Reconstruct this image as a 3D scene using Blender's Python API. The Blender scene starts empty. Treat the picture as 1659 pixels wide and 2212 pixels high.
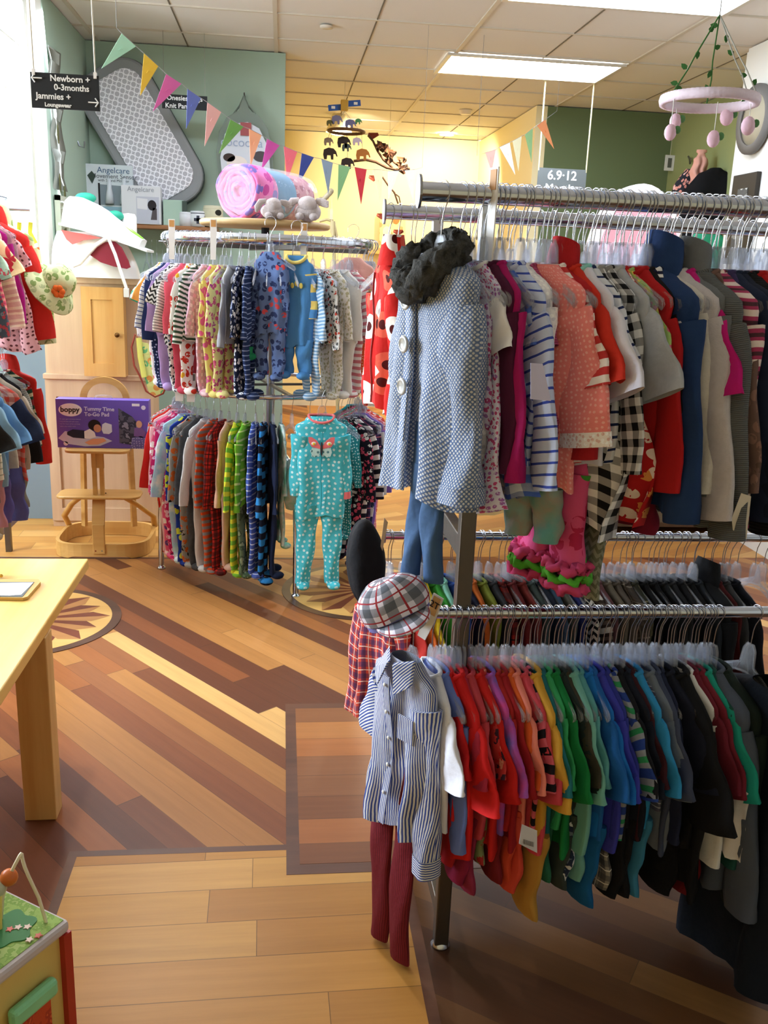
import bpy, math, random
from mathutils import Vector, Matrix, noise
PI = math.pi
scene = bpy.context.scene
COL = scene.collection
random.seed(11)

# ------------------------------------------------------------ camera
FPX, CW, CH = 1960.3, 1659.0, 2212.0
EYE = Vector((0.0, 0.0, 1.6))
AX = Vector((0.99352134, 0.00925356, 0.11326839))      # world X, Y, Z seen in camera space (right, down, forward)
AY = Vector((-0.10693988, -0.26117806, 0.95934868))
AZ = Vector((0.03846061, -0.96524628, -0.2584964))
cam_data = bpy.data.cameras.new('camera')
cam = bpy.data.objects.new('camera', cam_data)
COL.objects.link(cam)
right = Vector((AX[0], AY[0], AZ[0])).normalized()
down = Vector((AX[1], AY[1], AZ[1])).normalized()
fwd = Vector((AX[2], AY[2], AZ[2])).normalized()
m = Matrix.Identity(4)
for i in range(3):
    m[i][0], m[i][1], m[i][2], m[i][3] = right[i], -down[i], -fwd[i], EYE[i]
cam.matrix_world = m
cam_data.sensor_fit = 'VERTICAL'
cam_data.sensor_height = 24.0
cam_data.lens = 24.0 * FPX / CH
cam_data.clip_start = 0.05
scene.camera = cam

# ------------------------------------------------------------ exposure, world, lights
vs = scene.view_settings
scene.display_settings.display_device = 'sRGB'
vs.view_transform = 'Standard'; vs.look = 'None'; vs.gamma = 1.0; vs.use_curve_mapping = False
vs.exposure = 0.42
scene.cycles.transparent_max_bounces = 48
scene.cycles.max_bounces = 7
scene.cycles.glossy_bounces = 3
scene.cycles.caustics_reflective = False
scene.cycles.caustics_refractive = False
world = bpy.data.worlds.new('world'); scene.world = world; world.use_nodes = True
bg = world.node_tree.nodes['Background']
bg.inputs[0].default_value = (0.80, 0.90, 1.0, 1); bg.inputs[1].default_value = 5.0

def area(name, loc, target, sx, sy, power, col):
    l = bpy.data.lights.new(name, 'AREA'); l.shape = 'RECTANGLE'; l.size = sx; l.size_y = sy
    l.energy = power; l.color = col
    o = bpy.data.objects.new(name, l); COL.objects.link(o); o.location = loc
    o.rotation_euler = (Vector(target) - Vector(loc)).to_track_quat('-Z', 'Y').to_euler()
    return o
def spot(name, loc, target, power, col, deg, size=0.06, blend=0.6):
    l = bpy.data.lights.new(name, 'SPOT'); l.energy = power; l.color = col
    l.spot_size = math.radians(deg); l.spot_blend = blend; l.shadow_soft_size = size
    o = bpy.data.objects.new(name, l); COL.objects.link(o); o.location = loc
    o.rotation_euler = (Vector(target) - Vector(loc)).to_track_quat('-Z', 'Y').to_euler()
    return o
LIGHTS = dict(window=150, side_fill=165, panel=15.0)
# daylight outside the panes of the window at the far left
area('daylight_or_fill', (-1.98, 6.0, 2.15), (-1.70, 0.0, 0.9), 1.3, 1.6, LIGHTS['window'], (0.82, 0.91, 1.0))
# added cool fill from the far left, brightens the front rack
area('daylight_or_fill', (-3.45, 3.3, 1.9), (0.6, 1.7, 1.1), 2.2, 1.5, LIGHTS['side_fill'], (0.74, 0.86, 1.0))
# ceiling spotlights of the shop, aimed at the rear wall, the rounder and the play table
spot('track_light', (0.75, 9.3, 2.95), (0.9, 10.7, 1.8), 62, (1.0, 0.86, 0.60), 120)
spot('track_light', (1.7, 9.6, 2.95), (1.9, 10.7, 1.9), 78, (1.0, 0.86, 0.60), 120)
spot('track_light', (1.0, 8.4, 2.9), (1.1, 7.6, 0.0), 150, (1.0, 0.86, 0.62), 120)
spot('track_light', (-0.9, 4.3, 2.97), (-0.75, 2.9, 0.4), 70, (1.0, 0.88, 0.66), 84, 0.05)

# ------------------------------------------------------------ pixel helpers (pixel -> point on a known plane)
def ray(u, v):
    c = Vector((u - 829.5, v - 1106.0, FPX))
    return Vector((c.dot(AX), c.dot(AY), c.dot(AZ)))
def atY(u, v, Y):
    r = ray(u, v); return EYE + r * (Y / r.y)
def atX(u, v, X):
    r = ray(u, v); return EYE + r * (X / r.x)
def atZ(u, v, Z):
    r = ray(u, v); return EYE + r * ((Z - EYE.z) / r.z)

# ------------------------------------------------------------ objects and tags
def tag(o, label=None, cat=None, group=None, kind=None):
    if label: o['label'] = label
    if cat: o['category'] = cat
    if group: o['group'] = group
    if kind: o['kind'] = kind
    return o
def thing(name, label, cat, loc=(0, 0, 0), rotz=0.0, group=None):
    o = bpy.data.objects.new(name, None); COL.objects.link(o)
    o.empty_display_size = 0.05
    o.location = loc; o.rotation_euler = (0, 0, rotz)
    return tag(o, label, cat, group)

class MB:
    def __init__(s): s.v = []; s.f = []; s.sm = []; s.mi = []; s.uv = []
    def add(s, vs_, fs, smooth=False, mi=0):
        b = len(s.v); s.v += [tuple(p) for p in vs_]
        for f in fs:
            s.f.append(tuple(b + i for i in f)); s.sm.append(smooth); s.mi.append(mi)
            s.uv.append([(s.v[b + i][0], s.v[b + i][2]) for i in f])
        return s
    def box(s, c, d, rot=None, mi=0):
        hx, hy, hz = d[0] / 2, d[1] / 2, d[2] / 2
        P = [Vector((x, y, z)) for x in (-hx, hx) for y in (-hy, hy) for z in (-hz, hz)]
        if rot is not None: P = [rot @ p for p in P]
        P = [p + Vector(c) for p in P]
        return s.add(P, [(0, 1, 3, 2), (4, 6, 7, 5), (0, 4, 5, 1), (2, 3, 7, 6), (0, 2, 6, 4), (1, 5, 7, 3)], mi=mi)
    def bb(s, a, b, mi=0):
        return s.box([(a[i] + b[i]) / 2 for i in range(3)], [abs(b[i] - a[i]) for i in range(3)], mi=mi)
    def bar(s, a, b, w, h, mi=0):
        a = Vector(a); b = Vector(b); d = b - a
        q = d.to_track_quat('Z', 'Y').to_matrix()
        return s.box((a + b) / 2, (w, h, d.length), q, mi)
    def rings(s, R, close=True, cap0=False, cap1=False, smooth=True, mi=0):
        R = [[Vector(p) for p in r] for r in R]
        n = len(R[0]); V = []
        for r in R: V += r
        F = []; UV = []; m_ = len(R)
        cu = [0.0]
        for j in range(n): cu.append(cu[-1] + sum((R[i][(j + 1) % n] - R[i][j]).length for i in range(m_)) / m_)
        cv = [0.0]
        for i in range(m_ - 1): cv.append(cv[-1] - sum((R[i + 1][j] - R[i][j]).length for j in range(n)) / n)
        for i in range(m_ - 1):
            for j in range(n if close else n - 1):
                k = (j + 1) % n
                F.append((i * n + j, i * n + k, (i + 1) * n + k, (i + 1) * n + j))
                UV.append([(cu[j], cv[i]), (cu[j + 1], cv[i]), (cu[j + 1], cv[i + 1]), (cu[j], cv[i + 1])])
        k0 = len(s.f)
        s.add(V, F, smooth, mi)
        for i, q in enumerate(UV): s.uv[k0 + i] = q
        if cap0: s.add(R[0], [tuple(reversed(range(n)))], False, mi)
        if cap1: s.add(R[-1], [tuple(range(n))], False, mi)
        return s
    def tube(s, pts, r, n=8, caps=True, mi=0, flat=1.0, closed=False):
        pts = [Vector(p) for p in pts]; R = []; up = None
        N = len(pts)
        for i, p in enumerate(pts):
            if closed: t = pts[(i + 1) % N] - pts[i - 1]
            else: t = pts[min(i + 1, N - 1)] - pts[max(i - 1, 0)]
            if t.length < 1e-9: t = Vector((0, 0, 1))
            t.normalize()
            if up is None:
                up = Vector((0, 1, 0)) if abs(t.y) < 0.9 else Vector((1, 0, 0))
            up = (up - t * up.dot(t))
            if up.length < 1e-6: up = t.orthogonal()
            up.normalize(); sd = t.cross(up)
            rr = r[i] if isinstance(r, (list, tuple)) else r
            R.append([p + sd * (math.cos(2 * PI * j / n) * rr) + up * (math.sin(2 * PI * j / n) * rr * flat) for j in range(n)])
        if closed: R.append(R[0])
        return s.rings(R, True, caps and not closed, caps and not closed, True, mi)
    def lathe(s, prof, n=24, c=(0, 0, 0), mi=0, cap=True):
        R = [[Vector((c[0] + r * math.cos(2 * PI * j / n), c[1] + r * math.sin(2 * PI * j / n), c[2] + z)) for j in range(n)] for r, z in prof]
        return s.rings(R, True, cap, cap, True, mi)
    def ball(s, c, r, n=12, mi=0):
        rx, ry, rz = r if isinstance(r, (tuple, list)) else (r, r, r)
        R = []
        m_ = max(4, n // 2)
        for i in range(m_ + 1):
            a = -PI / 2 + PI * i / m_
            ca = max(math.cos(a), 0.001)
            R.append([Vector((c[0] + rx * ca * math.cos(2 * PI * j / n), c[1] + ry * ca * math.sin(2 * PI * j / n), c[2] + rz * math.sin(a))) for j in range(n)])
        return s.rings(R, mi=mi)
    def prism(s, poly, frame, th, mi=0):
        # poly: 2D points; frame: (origin, ex, ey); extruded th along ex x ey, centred
        o, ex, ey = [Vector(q) for q in frame]; nrm = ex.cross(ey).normalized()
        n = len(poly)
        A = [o + ex * x + ey * y + nrm * th / 2 for x, y in poly]
        B = [p - nrm * th for p in A]
        F = [tuple(range(n)), tuple(reversed(range(n, 2 * n)))]
        for j in range(n):
            k = (j + 1) % n; F.append((j, n + j, n + k, k))
        return s.add(A + B, F, mi=mi)
    def mesh(s, name, mats, recalc=False):
        me = bpy.data.meshes.new(name)
        me.from_pydata(s.v, [], s.f)
        for i, p in enumerate(me.polygons): p.use_smooth = s.sm[i]; p.material_index = s.mi[i]
        uvl = me.uv_layers.new(name='UVMap'); flat_ = [c_ for q in s.uv for p_ in q for c_ in p_]
        if len(flat_) == 2 * len(me.loops): uvl.data.foreach_set('uv', flat_)
        for mt in (mats if isinstance(mats, (list, tuple)) else [mats]): me.materials.append(mt)
        me.update()
        return me
    def build(s, name, mat, parent=None, bevel=0, label=None):
        o = bpy.data.objects.new(name, s.mesh(name, mat)); COL.objects.link(o)
        if parent is not None: o.parent = parent
        if bevel:
            md = o.modifiers.new('bevel', 'BEVEL'); md.width = bevel; md.segments = 2; md.limit_method = 'ANGLE'
        if label: o['label'] = label
        return o
def struct(name, mb, mat, parent=None):
    o = mb.build(name, mat, parent)
    if parent is None: o['kind'] = 'structure'
    return o

def text_part(s, size, frame, mat, parent, name='lettering', align='CENTER', th=0.0015, bold=0.0):
    cu = bpy.data.curves.new(name, 'FONT'); cu.body = s; cu.size = size; cu.align_x = align; cu.align_y = 'CENTER'
    cu.extrude = th / 2; cu.offset = bold; cu.resolution_u = 3
    t = bpy.data.objects.new(name, cu); COL.objects.link(t)
    dg = bpy.context.evaluated_depsgraph_get()
    me = bpy.data.meshes.new_from_object(t.evaluated_get(dg))
    bpy.data.objects.remove(t); bpy.data.curves.remove(cu)
    o, ex, ey = [Vector(q) for q in frame]; n = ex.cross(ey)
    for v in me.vertices:
        c = v.co.copy(); v.co = o + ex * c.x + ey * c.y + n * c.z
    me.materials.clear(); me.materials.append(mat)
    ob = bpy.data.objects.new(name, me); COL.objects.link(ob); ob.parent = parent
    return ob

# ------------------------------------------------------------ materials
def lin(h):
    h = h.lstrip('#'); c = [int(h[i:i + 2], 16) / 255 for i in (0, 2, 4)]
    return tuple(((x / 12.92) if x <= 0.04045 else ((x + 0.055) / 1.055) ** 2.4) for x in c) + (1.0,)
_mc = {}
class NT:
    def __init__(s, name):
        s.m = bpy.data.materials.new(name); s.m.use_nodes = True; s.t = s.m.node_tree
        s.b = s.t.nodes['Principled BSDF']; s.out = s.t.nodes['Material Output']
    def n(s, typ, **kw):
        nd = s.t.nodes.new(typ)
        for k, v in kw.items():
            if k == 'i':
                for a, b in v.items():
                    if isinstance(b, bpy.types.NodeSocket): s.t.links.new(b, nd.inputs[a])
                    else: nd.inputs[a].default_value = b
            else: setattr(nd, k, v)
        return nd
    def math(s, op, a, b=0.0, c=0.0):
        nd = s.n('ShaderNodeMath', operation=op, i={0: a, 1: b, 2: c}); return nd.outputs[0]
    def mix(s, f, a, b, blend='MIX'):
        nd = s.n('ShaderNodeMix', data_type='RGBA', blend_type=blend)
        for k, v in ((0, f), (6, a), (7, b)):
            if isinstance(v, bpy.types.NodeSocket): s.t.links.new(v, nd.inputs[k])
            else: nd.inputs[k].default_value = v
        return nd.outputs[2]
    def obj(s): return s.n('ShaderNodeTexCoord').outputs['Object']
    def xyz(s, v):
        nd = s.n('ShaderNodeSeparateXYZ', i={0: v}); return nd.outputs
    def noise(s, v, scale, detail=3, rough=0.5):
        return s.n('ShaderNodeTexNoise', i={'Vector': v, 'Scale': scale, 'Detail': detail, 'Roughness': rough}).outputs[0]
    def ramp(s, f, stops, interp='LINEAR'):
        nd = s.n('ShaderNodeValToRGB', i={0: f}); cr = nd.color_ramp; cr.interpolation = interp
        while len(cr.elements) < len(stops): cr.elements.new(0.5)
        for e, (p, c) in zip(cr.elements, stops): e.position = p; e.color = lin(c) if isinstance(c, str) else c
        return nd.outputs[0]
    def link(s, a, b): s.t.links.new(a, b)
    def set(s, col=None, rough=0.6, metal=0.0, spec=None, bump=None, bs=0.3, bd=0.002):
        if col is not None:
            if isinstance(col, bpy.types.NodeSocket): s.link(col, s.b.inputs['Base Color'])
            else: s.b.inputs['Base Color'].default_value = col
        s.b.inputs['Roughness'].default_value = rough; s.b.inputs['Metallic'].default_value = metal
        if spec is not None: s.b.inputs['Specular IOR Level'].default_value = spec
        if bump is not None:
            b = s.n('ShaderNodeBump', i={'Height': bump, 'Strength': bs, 'Distance': bd}); s.link(b.outputs[0], s.b.inputs['Normal'])
        return s.m

def plain(h, rough=0.55, metal=0.0, spec=0.4, var=0.06):
    k = ('p', h, rough, metal)
    if k in _mc: return _mc[k]
    t = NT('surface_' + h.lstrip('#')); o = t.obj()
    c = lin(h); nz = t.noise(o, 14, 2)
    col = t.mix(t.math('MULTIPLY', nz, var * 2), c, tuple(x * 0.72 for x in c[:3]) + (1,))
    _mc[k] = t.set(col, rough, metal, spec); return _mc[k]
def emit(h, strength):
    t = NT('lamp_glow'); t.b.inputs['Base Color'].default_value = (1, 1, 1, 1)
    t.b.inputs['Emission Color'].default_value = lin(h); t.b.inputs['Emission Strength'].default_value = strength
    return t.m
def wood(a, b, scale=1.0, axis=0, rough=0.42, knots=False):
    k = ('w', a, b, scale, axis, rough)
    if k in _mc: return _mc[k]
    t = NT('wood_grain'); o = t.obj()
    sc = [26.0, 26.0, 26.0]; sc[axis] = 1.6
    mp = t.n('ShaderNodeMapping', i={0: o}); mp.inputs['Scale'].default_value = [x * scale for x in sc]
    g = t.noise(mp.outputs[0], 1.0, 5, 0.6)
    g2 = t.noise(o, 3.0, 2)
    f = t.math('ADD', t.math('MULTIPLY', g, 0.7), t.math('MULTIPLY', g2, 0.3))
    col = t.ramp(f, [(0.3, b), (0.65, a)])
    _mc[k] = t.set(col, rough, 0, 0.4, g, 0.08); return _mc[k]
def metal(h, rough=0.18):
    k = ('m', h, rough)
    if k in _mc: return _mc[k]
    t = NT('metal'); o = t.obj(); nz = t.noise(o, 40, 2)
    t.link(t.math('MULTIPLY_ADD', nz, 0.12, rough - 0.04), t.b.inputs['Roughness'])
    m_ = t.set(lin(h), rough, 1.0)
    t.b.inputs['Roughness'].default_value = rough
    _mc[k] = m_; return m_
def clear_plastic():
    t = NT('clear_plastic')
    t.set((0.80, 0.82, 0.86, 1), 0.10, 0, 0.9)
    tr = t.n('ShaderNodeBsdfTransparent'); tr.inputs[0].default_value = (0.93, 0.94, 0.96, 1)
    lw = t.n('ShaderNodeLayerWeight', i={'Blend': 0.35})
    f = t.math('MULTIPLY_ADD', lw.outputs['Facing'], 0.30, 0.06)
    mx = t.n('ShaderNodeMixShader', i={0: f, 1: tr.outputs[0], 2: t.b.outputs[0]})
    t.link(mx.outputs[0], t.out.inputs['Surface']); return t.m
def wrap_film():
    t = NT('clear_film'); o = t.obj()
    t.set((0.95, 0.95, 0.97, 1), 0.08, 0, 0.9, t.noise(o, 16, 3), 0.9, 0.01)
    tr = t.n('ShaderNodeBsdfTransparent')
    lw = t.n('ShaderNodeLayerWeight', i={'Blend': 0.3})
    f = t.math('MULTIPLY_ADD', lw.outputs['Facing'], 0.35, 0.10)
    mx = t.n('ShaderNodeMixShader', i={0: f, 1: tr.outputs[0], 2: t.b.outputs[0]})
    t.link(mx.outputs[0], t.out.inputs['Surface']); return t.m

def cloth(kind, c1, c2='#ffffff', c3=None, s=1.0, rot=0.0):
    """kind: solid, hstripe, vstripe, dots, print, plaid, gingham, knit, heather, chevron, tiedye, camo, floral, tweed, denim"""
    k = ('c', kind, c1, c2, c3, s, rot)
    if k in _mc: return _mc[k]
    t = NT('fabric_' + kind); o = t.obj(); w2 = t.n('ShaderNodeTexCoord').outputs['UV']
    if rot:
        mp = t.n('ShaderNodeMapping', i={0: w2}); mp.inputs['Rotation'].default_value = (0, 0, rot); w2 = mp.outputs[0]
    x, z = t.xyz(w2)[:2]
    a, b = lin(c1), lin(c2); c = lin(c3) if c3 else b
    fine = t.noise(o, 420, 2); big = t.noise(o, 9, 3)
    bump = t.math('ADD', t.math('MULTIPLY', fine, 0.05), t.noise(o, 15, 3, 0.55)); bs = 0.5; bd = 0.016
    def band(v, period, duty, off=0.0):
        w = t.math('FRACT', t.math('MULTIPLY_ADD', v, 1.0 / period, off))
        return t.math('LESS_THAN', w, duty)
    wob = t.math('MULTIPLY', big, 0.012)
    if kind == 'hstripe': col = t.mix(band(t.math('ADD', z, wob), 0.03 * s, 0.5), a, b)
    elif kind == 'hthin': col = t.mix(band(t.math('ADD', z, wob), 0.03 * s, 0.22), a, b)
    elif kind == 'h3':
        z2 = t.math('ADD', z, wob)
        col = t.mix(band(z2, 0.045 * s, 0.36), a, b); col = t.mix(band(z2, 0.045 * s, 0.22, 0.45), col, c)
    elif kind == 'vstripe': col = t.mix(band(t.math('ADD', x, wob), 0.03 * s, 0.5), a, b)
    elif kind == 'dots' or kind == 'print' or kind == 'floral':
        vo = t.n('ShaderNodeTexVoronoi', voronoi_dimensions='2D', i={'Vector': w2, 'Scale': 30.0 / s, 'Randomness': 0.45 if kind == 'dots' else 0.9})
        d = t.math('LESS_THAN', vo.outputs['Distance'], 0.23 if kind == 'dots' else (0.36 if kind == 'print' else 0.42))
        if kind == 'dots': col = t.mix(d, a, b)
        else:
            r = t.xyz(vo.outputs['Color'])[0]
            pc = t.ramp(r, [(0.0, b), (0.45, c), (0.75, b)], 'CONSTANT')
            if kind == 'print':
                d = t.math('MULTIPLY', d, t.math('GREATER_THAN', t.noise(o, 60 / s, 2), 0.42))
            col = t.mix(d, a, pc)
            if kind == 'floral':
                d2 = t.math('LESS_THAN', vo.outputs['Distance'], 0.16)
                col = t.mix(d2, col, tuple(q * 0.12 for q in a[:3]) + (1,))
    elif kind == 'plaid':
        p = 0.05 * s
        f1 = band(x, p, 0.42); f2 = band(z, p, 0.42)
        col = t.mix(t.math('MULTIPLY', f1, 0.7), a, b); col = t.mix(t.math('MULTIPLY', f2, 0.6), col, b)
        l1 = band(x, p, 0.08, 0.3); l2 = band(z, p, 0.08, 0.3)
        col = t.mix(t.math('MAXIMUM', l1, l2), col, c)
    elif kind == 'gingham':
        p = 0.03 * s; f = t.math('MULTIPLY', t.math('ADD', band(x, p, 0.5), band(z, p, 0.5)), 0.5)
        col = t.ramp(f, [(0.0, a), (0.35, tuple((a[i] + b[i]) / 2.6 for i in range(3)) + (1,)), (0.8, b)], 'CONSTANT')
    elif kind == 'knit':
        w = t.n('ShaderNodeTexWave', i={'Vector': w2, 'Scale': 60.0 / s, 'Distortion': 0.6}); w.bands_direction = 'Y'
        col = t.mix(w.outputs[1], a, tuple(q * 0.55 for q in a[:3]) + (1,)); bump = w.outputs[1]; bs = 0.6; bd = 0.004
    elif kind == 'heather': col = t.mix(t.noise(o, 70, 4, 0.7), a, b)
    elif kind == 'chevron':
        zz = t.math('ADD', z, t.math('PINGPONG', t.math('MULTIPLY', x, 1.0), 0.012))
        col = t.mix(band(zz, 0.02 * s, 0.5), a, b)
    elif kind == 'tiedye': col = t.ramp(t.noise(o, 11 / s, 4), [(0.34, a), (0.5, b), (0.64, c)])
    elif kind == 'camo': col = t.ramp(t.noise(o, 22 / s, 2), [(0.0, a), (0.48, b), (0.6, c)], 'CONSTANT')
    elif kind == 'tweed':
        mp = t.n('ShaderNodeMapping', i={0: w2}); mp.inputs['Rotation'].default_value = (0, 0, PI / 4)
        vo = t.n('ShaderNodeTexVoronoi', voronoi_dimensions='2D', i={'Vector': mp.outputs[0], 'Scale': 150.0 / s, 'Randomness': 0.1})
        col = t.mix(t.math('LESS_THAN', vo.outputs['Distance'], 0.34), a, b); col = t.mix(t.math('MULTIPLY', t.noise(o, 5, 2), 0.5), col, c); bump = vo.outputs['Distance']; bs = 0.5; bd = 0.002
    elif kind == 'fur':
        f = t.noise(o, 90, 5, 0.7); col = t.mix(f, a, b); bump = t.noise(o, 160, 4, 0.8); bs = 1.0; bd = 0.012
    elif kind == 'denim': col = t.mix(t.noise(o, 16, 4, 0.6), a, b)
    else: col = a
    if kind in ('knit', 'tweed'): bump = t.math('ADD', t.math('MULTIPLY', bump, 0.12 if kind == 'tweed' else 0.2), t.noise(o, 13, 3, 0.55)); bs = 0.6; bd = 0.02
    if not isinstance(col, bpy.types.NodeSocket): col = t.mix(t.math('MULTIPLY', big, 0.14), col, tuple(q * 0.75 for q in a[:3]) + (1,))
    _mc[k] = t.set(col, 0.88, 0, 0.25, bump, bs, bd)
    return _mc[k]
# ============================================================ room shell
CEIL = 3.035
def wall_mat(h, rough=0.75):
    t = NT('painted_wall'); o = t.obj(); n1 = t.noise(o, 1.6, 3); c = lin(h)
    return t.set(t.mix(t.math('MULTIPLY', n1, 0.18), c, tuple(q * 0.8 for q in c[:3]) + (1,)), rough, 0, 0.25, t.noise(o, 180, 2), 0.08)
M_SAGE, M_OLIVE, M_FOREST = wall_mat('#a6bcaa'), wall_mat('#96a06c'), wall_mat('#6a7a56')
M_YELLOW, M_WHITE, M_BLUEW = wall_mat('#f2e6ba'), wall_mat('#e9e9e2'), wall_mat('#7f929e')
M_CREAM = wall_mat('#d8c9a0')

def planks_mat(angle, width, length, stops, bump=0.05, seed=0.0, rough=0.42):
    t = NT('plank_floor'); o = t.obj()
    mp = t.n('ShaderNodeMapping', i={0: o}); mp.inputs['Rotation'].default_value = (0, 0, -angle)
    x, y, z = t.xyz(mp.outputs[0])[:3]
    row = t.math('FLOOR', t.math('MULTIPLY_ADD', y, 1.0 / width, seed))
    wr = t.n('ShaderNodeTexWhiteNoise', noise_dimensions='1D', i={'W': row}).outputs[0]
    lx = t.math('ADD', t.math('MULTIPLY', x, 1.0 / length), t.math('MULTIPLY', wr, 7.3))
    colr = t.math('FLOOR', lx)
    cmb = t.n('ShaderNodeCombineXYZ', i={0: row, 1: colr})
    r = t.n('ShaderNodeTexWhiteNoise', noise_dimensions='2D', i={'Vector': cmb.outputs[0]})
    base = t.ramp(r.outputs[0], stops, 'CONSTANT')
    g = t.n('ShaderNodeMapping', i={0: mp.outputs[0]}); g.inputs['Scale'].default_value = (2.2, 38, 1)
    off = t.n('ShaderNodeVectorMath', operation='ADD', i={0: g.outputs[0], 1: r.outputs[1]})
    gr = t.noise(off.outputs[0], 1.0, 5, 0.65)
    g3 = t.n('ShaderNodeMapping', i={0: mp.outputs[0]}); g3.inputs['Scale'].default_value = (1.2, 9, 1)
    gr2 = t.noise(g3.outputs[0], 1.4, 3, 0.6)
    c = t.mix(t.math('MULTIPLY', gr, 0.75), base, t.mix(1.0, base, (0.42, 0.34, 0.27, 1), 'MULTIPLY'))
    c = t.mix(t.math('MULTIPLY', gr2, 0.45), c, t.mix(1.0, base, (1.25, 1.15, 0.95, 1), 'MULTIPLY'))
    ey = t.math('LESS_THAN', t.math('FRACT', t.math('MULTIPLY_ADD', y, 1.0 / width, seed)), 0.018)
    ex = t.math('LESS_THAN', t.math('FRACT', lx), 0.0022)
    c = t.mix(t.math('MULTIPLY', t.math('MAXIMUM', ey, ex), 0.65), c, (0.05, 0.025, 0.012, 1))
    return t.set(c, rough, 0, 0.3, gr, bump, 0.002)
SP = [(0.0, '#87502f'), (0.13, '#bb864e'), (0.25, '#663c28'), (0.38, '#9e6236'), (0.52, '#7b4a2e'), (0.64, '#dcb070'), (0.70, '#96603a'), (0.84, '#b07c46')]
M_DIAG = planks_mat(math.radians(-51), 0.085, 1.5, SP)
M_DIAG_SHADED = planks_mat(math.radians(-36), 0.09, 1.1, [(0.0, '#5e3e24'), (0.3, '#74502e'), (0.5, '#503220'), (0.7, '#86623a'), (0.85, '#614126')], seed=0.4)  # walnut tones, darkened further to put the rack's shade into the planks
M_OAK = planks_mat(0.02, 0.125, 0.9, [(0.0, '#cc9850'), (0.3, '#d6a65c'), (0.55, '#c08c48'), (0.8, '#dcae68')], seed=0.3)
M_PANEL = planks_mat(0.0, 0.12, 5.0, [(0.0, '#aa6c3c'), (0.2, '#825232'), (0.4, '#bc8248'), (0.6, '#8c5c3a'), (0.8, '#b07642')], seed=0.1)
M_HEX = planks_mat(math.radians(30), 0.09, 0.5, [(0.0, '#c08a4a'), (0.4, '#d0a060'), (0.7, '#b57c42')], seed=0.2)
M_DARKWOOD = wood('#6b4530', '#4a2d1e', 0.5)

floor = struct('floor', MB().bb((-3.2, -2.0, -0.06), (4.2, 11.0, 0.0)), M_DIAG)
def inlay(name, a, b, z, mat): return struct(name, MB().bb((a[0], a[1], 0.0002), (b[0], b[1], z)), mat)
inlay('trim_1', (0.36, -1.5), (3.4, 2.14), 0.0010, M_DIAG_SHADED)
inlay('trim_2', (-0.55, -1.5), (0.335, 2.245), 0.0012, M_OAK)
inlay('trim_3', (0.334, -1.5), (0.362, 2.16), 0.0016, M_DARKWOOD)
inlay('trim_4', (-0.575, -1.5), (-0.55, 2.27), 0.0014, M_DARKWOOD)
inlay('trim_5', (-0.575, 2.245), (0.04, 2.27), 0.0015, M_DARKWOOD)
inlay('trim_6', (0.025, 2.135), (1.6, 3.135), 0.0020, M_DARKWOOD)
inlay('trim_7', (0.062, 2.178), (1.56, 3.095), 0.0026, M_PANEL)
inlay('trim_8', (-1.62, 4.92), (0.9, 5.72), 0.0012, M_OAK)
inlay('trim_9', (-1.62, 4.895), (1.0, 4.92), 0.0014, M_DARKWOOD)
inlay('trim_10', (-1.66, 4.895), (-1.62, 5.72), 0.0016, M_DARKWOOD)
inlay('trim_11', (0.3, 4.95), (3.4, 11.0), 0.0010, M_HEX)
def medallion(n0, cx, cy, r):
    mb = MB()
    def disc(rad, z): mb2 = MB(); mb2.lathe([(rad, 0.0), (rad, z)], 64, (cx, cy, 0)); return mb2
    struct('trim_%d' % n0, disc(r, 0.0030), wood('#5d4030', '#3f2a1e', 0.4))
    struct('trim_%d' % (n0 + 1), disc(r * 0.90, 0.0036), wood('#d8ae68', '#c4964f', 0.4))
    A, B = MB(), MB(); N = 16
    for i in range(N):
        a = 2 * PI * i / N + 0.12; L = r * (0.88 if i % 2 == 0 else 0.82); w = PI / N
        tip = (cx + L * math.cos(a), cy + L * math.sin(a))
        for sgn, M_ in ((1, A), (-1, B)):
            q = (cx + L * 0.80 * math.cos(a + sgn * w), cy + L * 0.80 * math.sin(a + sgn * w))
            pts = [(cx, cy), q, tip] if sgn > 0 else [(cx, cy), tip, q]
            M_.add([(p[0], p[1], 0.0042) for p in pts], [(0, 2, 1)])
    struct('trim_%d' % (n0 + 2), A, wood('#7a3e28', '#5c2c1c', 0.4))
    struct('trim_%d' % (n0 + 3), B, wood('#b5804c', '#9a6836', 0.4))
medallion(12, -1.145, 3.992, 0.42)
medallion(16, 0.43, 4.385, 0.42)

# ceiling: tiles with revealed edges, one mesh; tee bars are its own mesh
def tiles_mat():
    t = NT('ceiling_tile'); o = t.obj(); n1 = t.noise(o, 260, 3, 0.7); n2 = t.noise(o, 0.8, 2)
    c = t.mix(t.math('MULTIPLY', n1, 0.16), lin('#e2dfd8'), lin('#b4afa6')); c = t.mix(t.math('MULTIPLY', n2, 0.25), c, lin('#c4b8a6'))
    return t.set(c, 0.95, 0, 0.1, n1, 0.3, 0.003)
ceil = struct('ceiling', MB().bb((-3.3, -2.0, CEIL + 0.008), (4.2, 11.0, CEIL + 0.1)), tiles_mat())
tees = MB(); grooves = MB()
for k in range(-5, 7):
    X = -0.06 + 0.609 * k
    if k % 2 == 0: tees.bb((X - 0.013, -2, CEIL - 0.001), (X + 0.013, 10.78, CEIL + 0.009))
    else: grooves.bb((X - 0.004, -2, CEIL + 0.004), (X + 0.004, 10.78, CEIL + 0.009))
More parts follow.
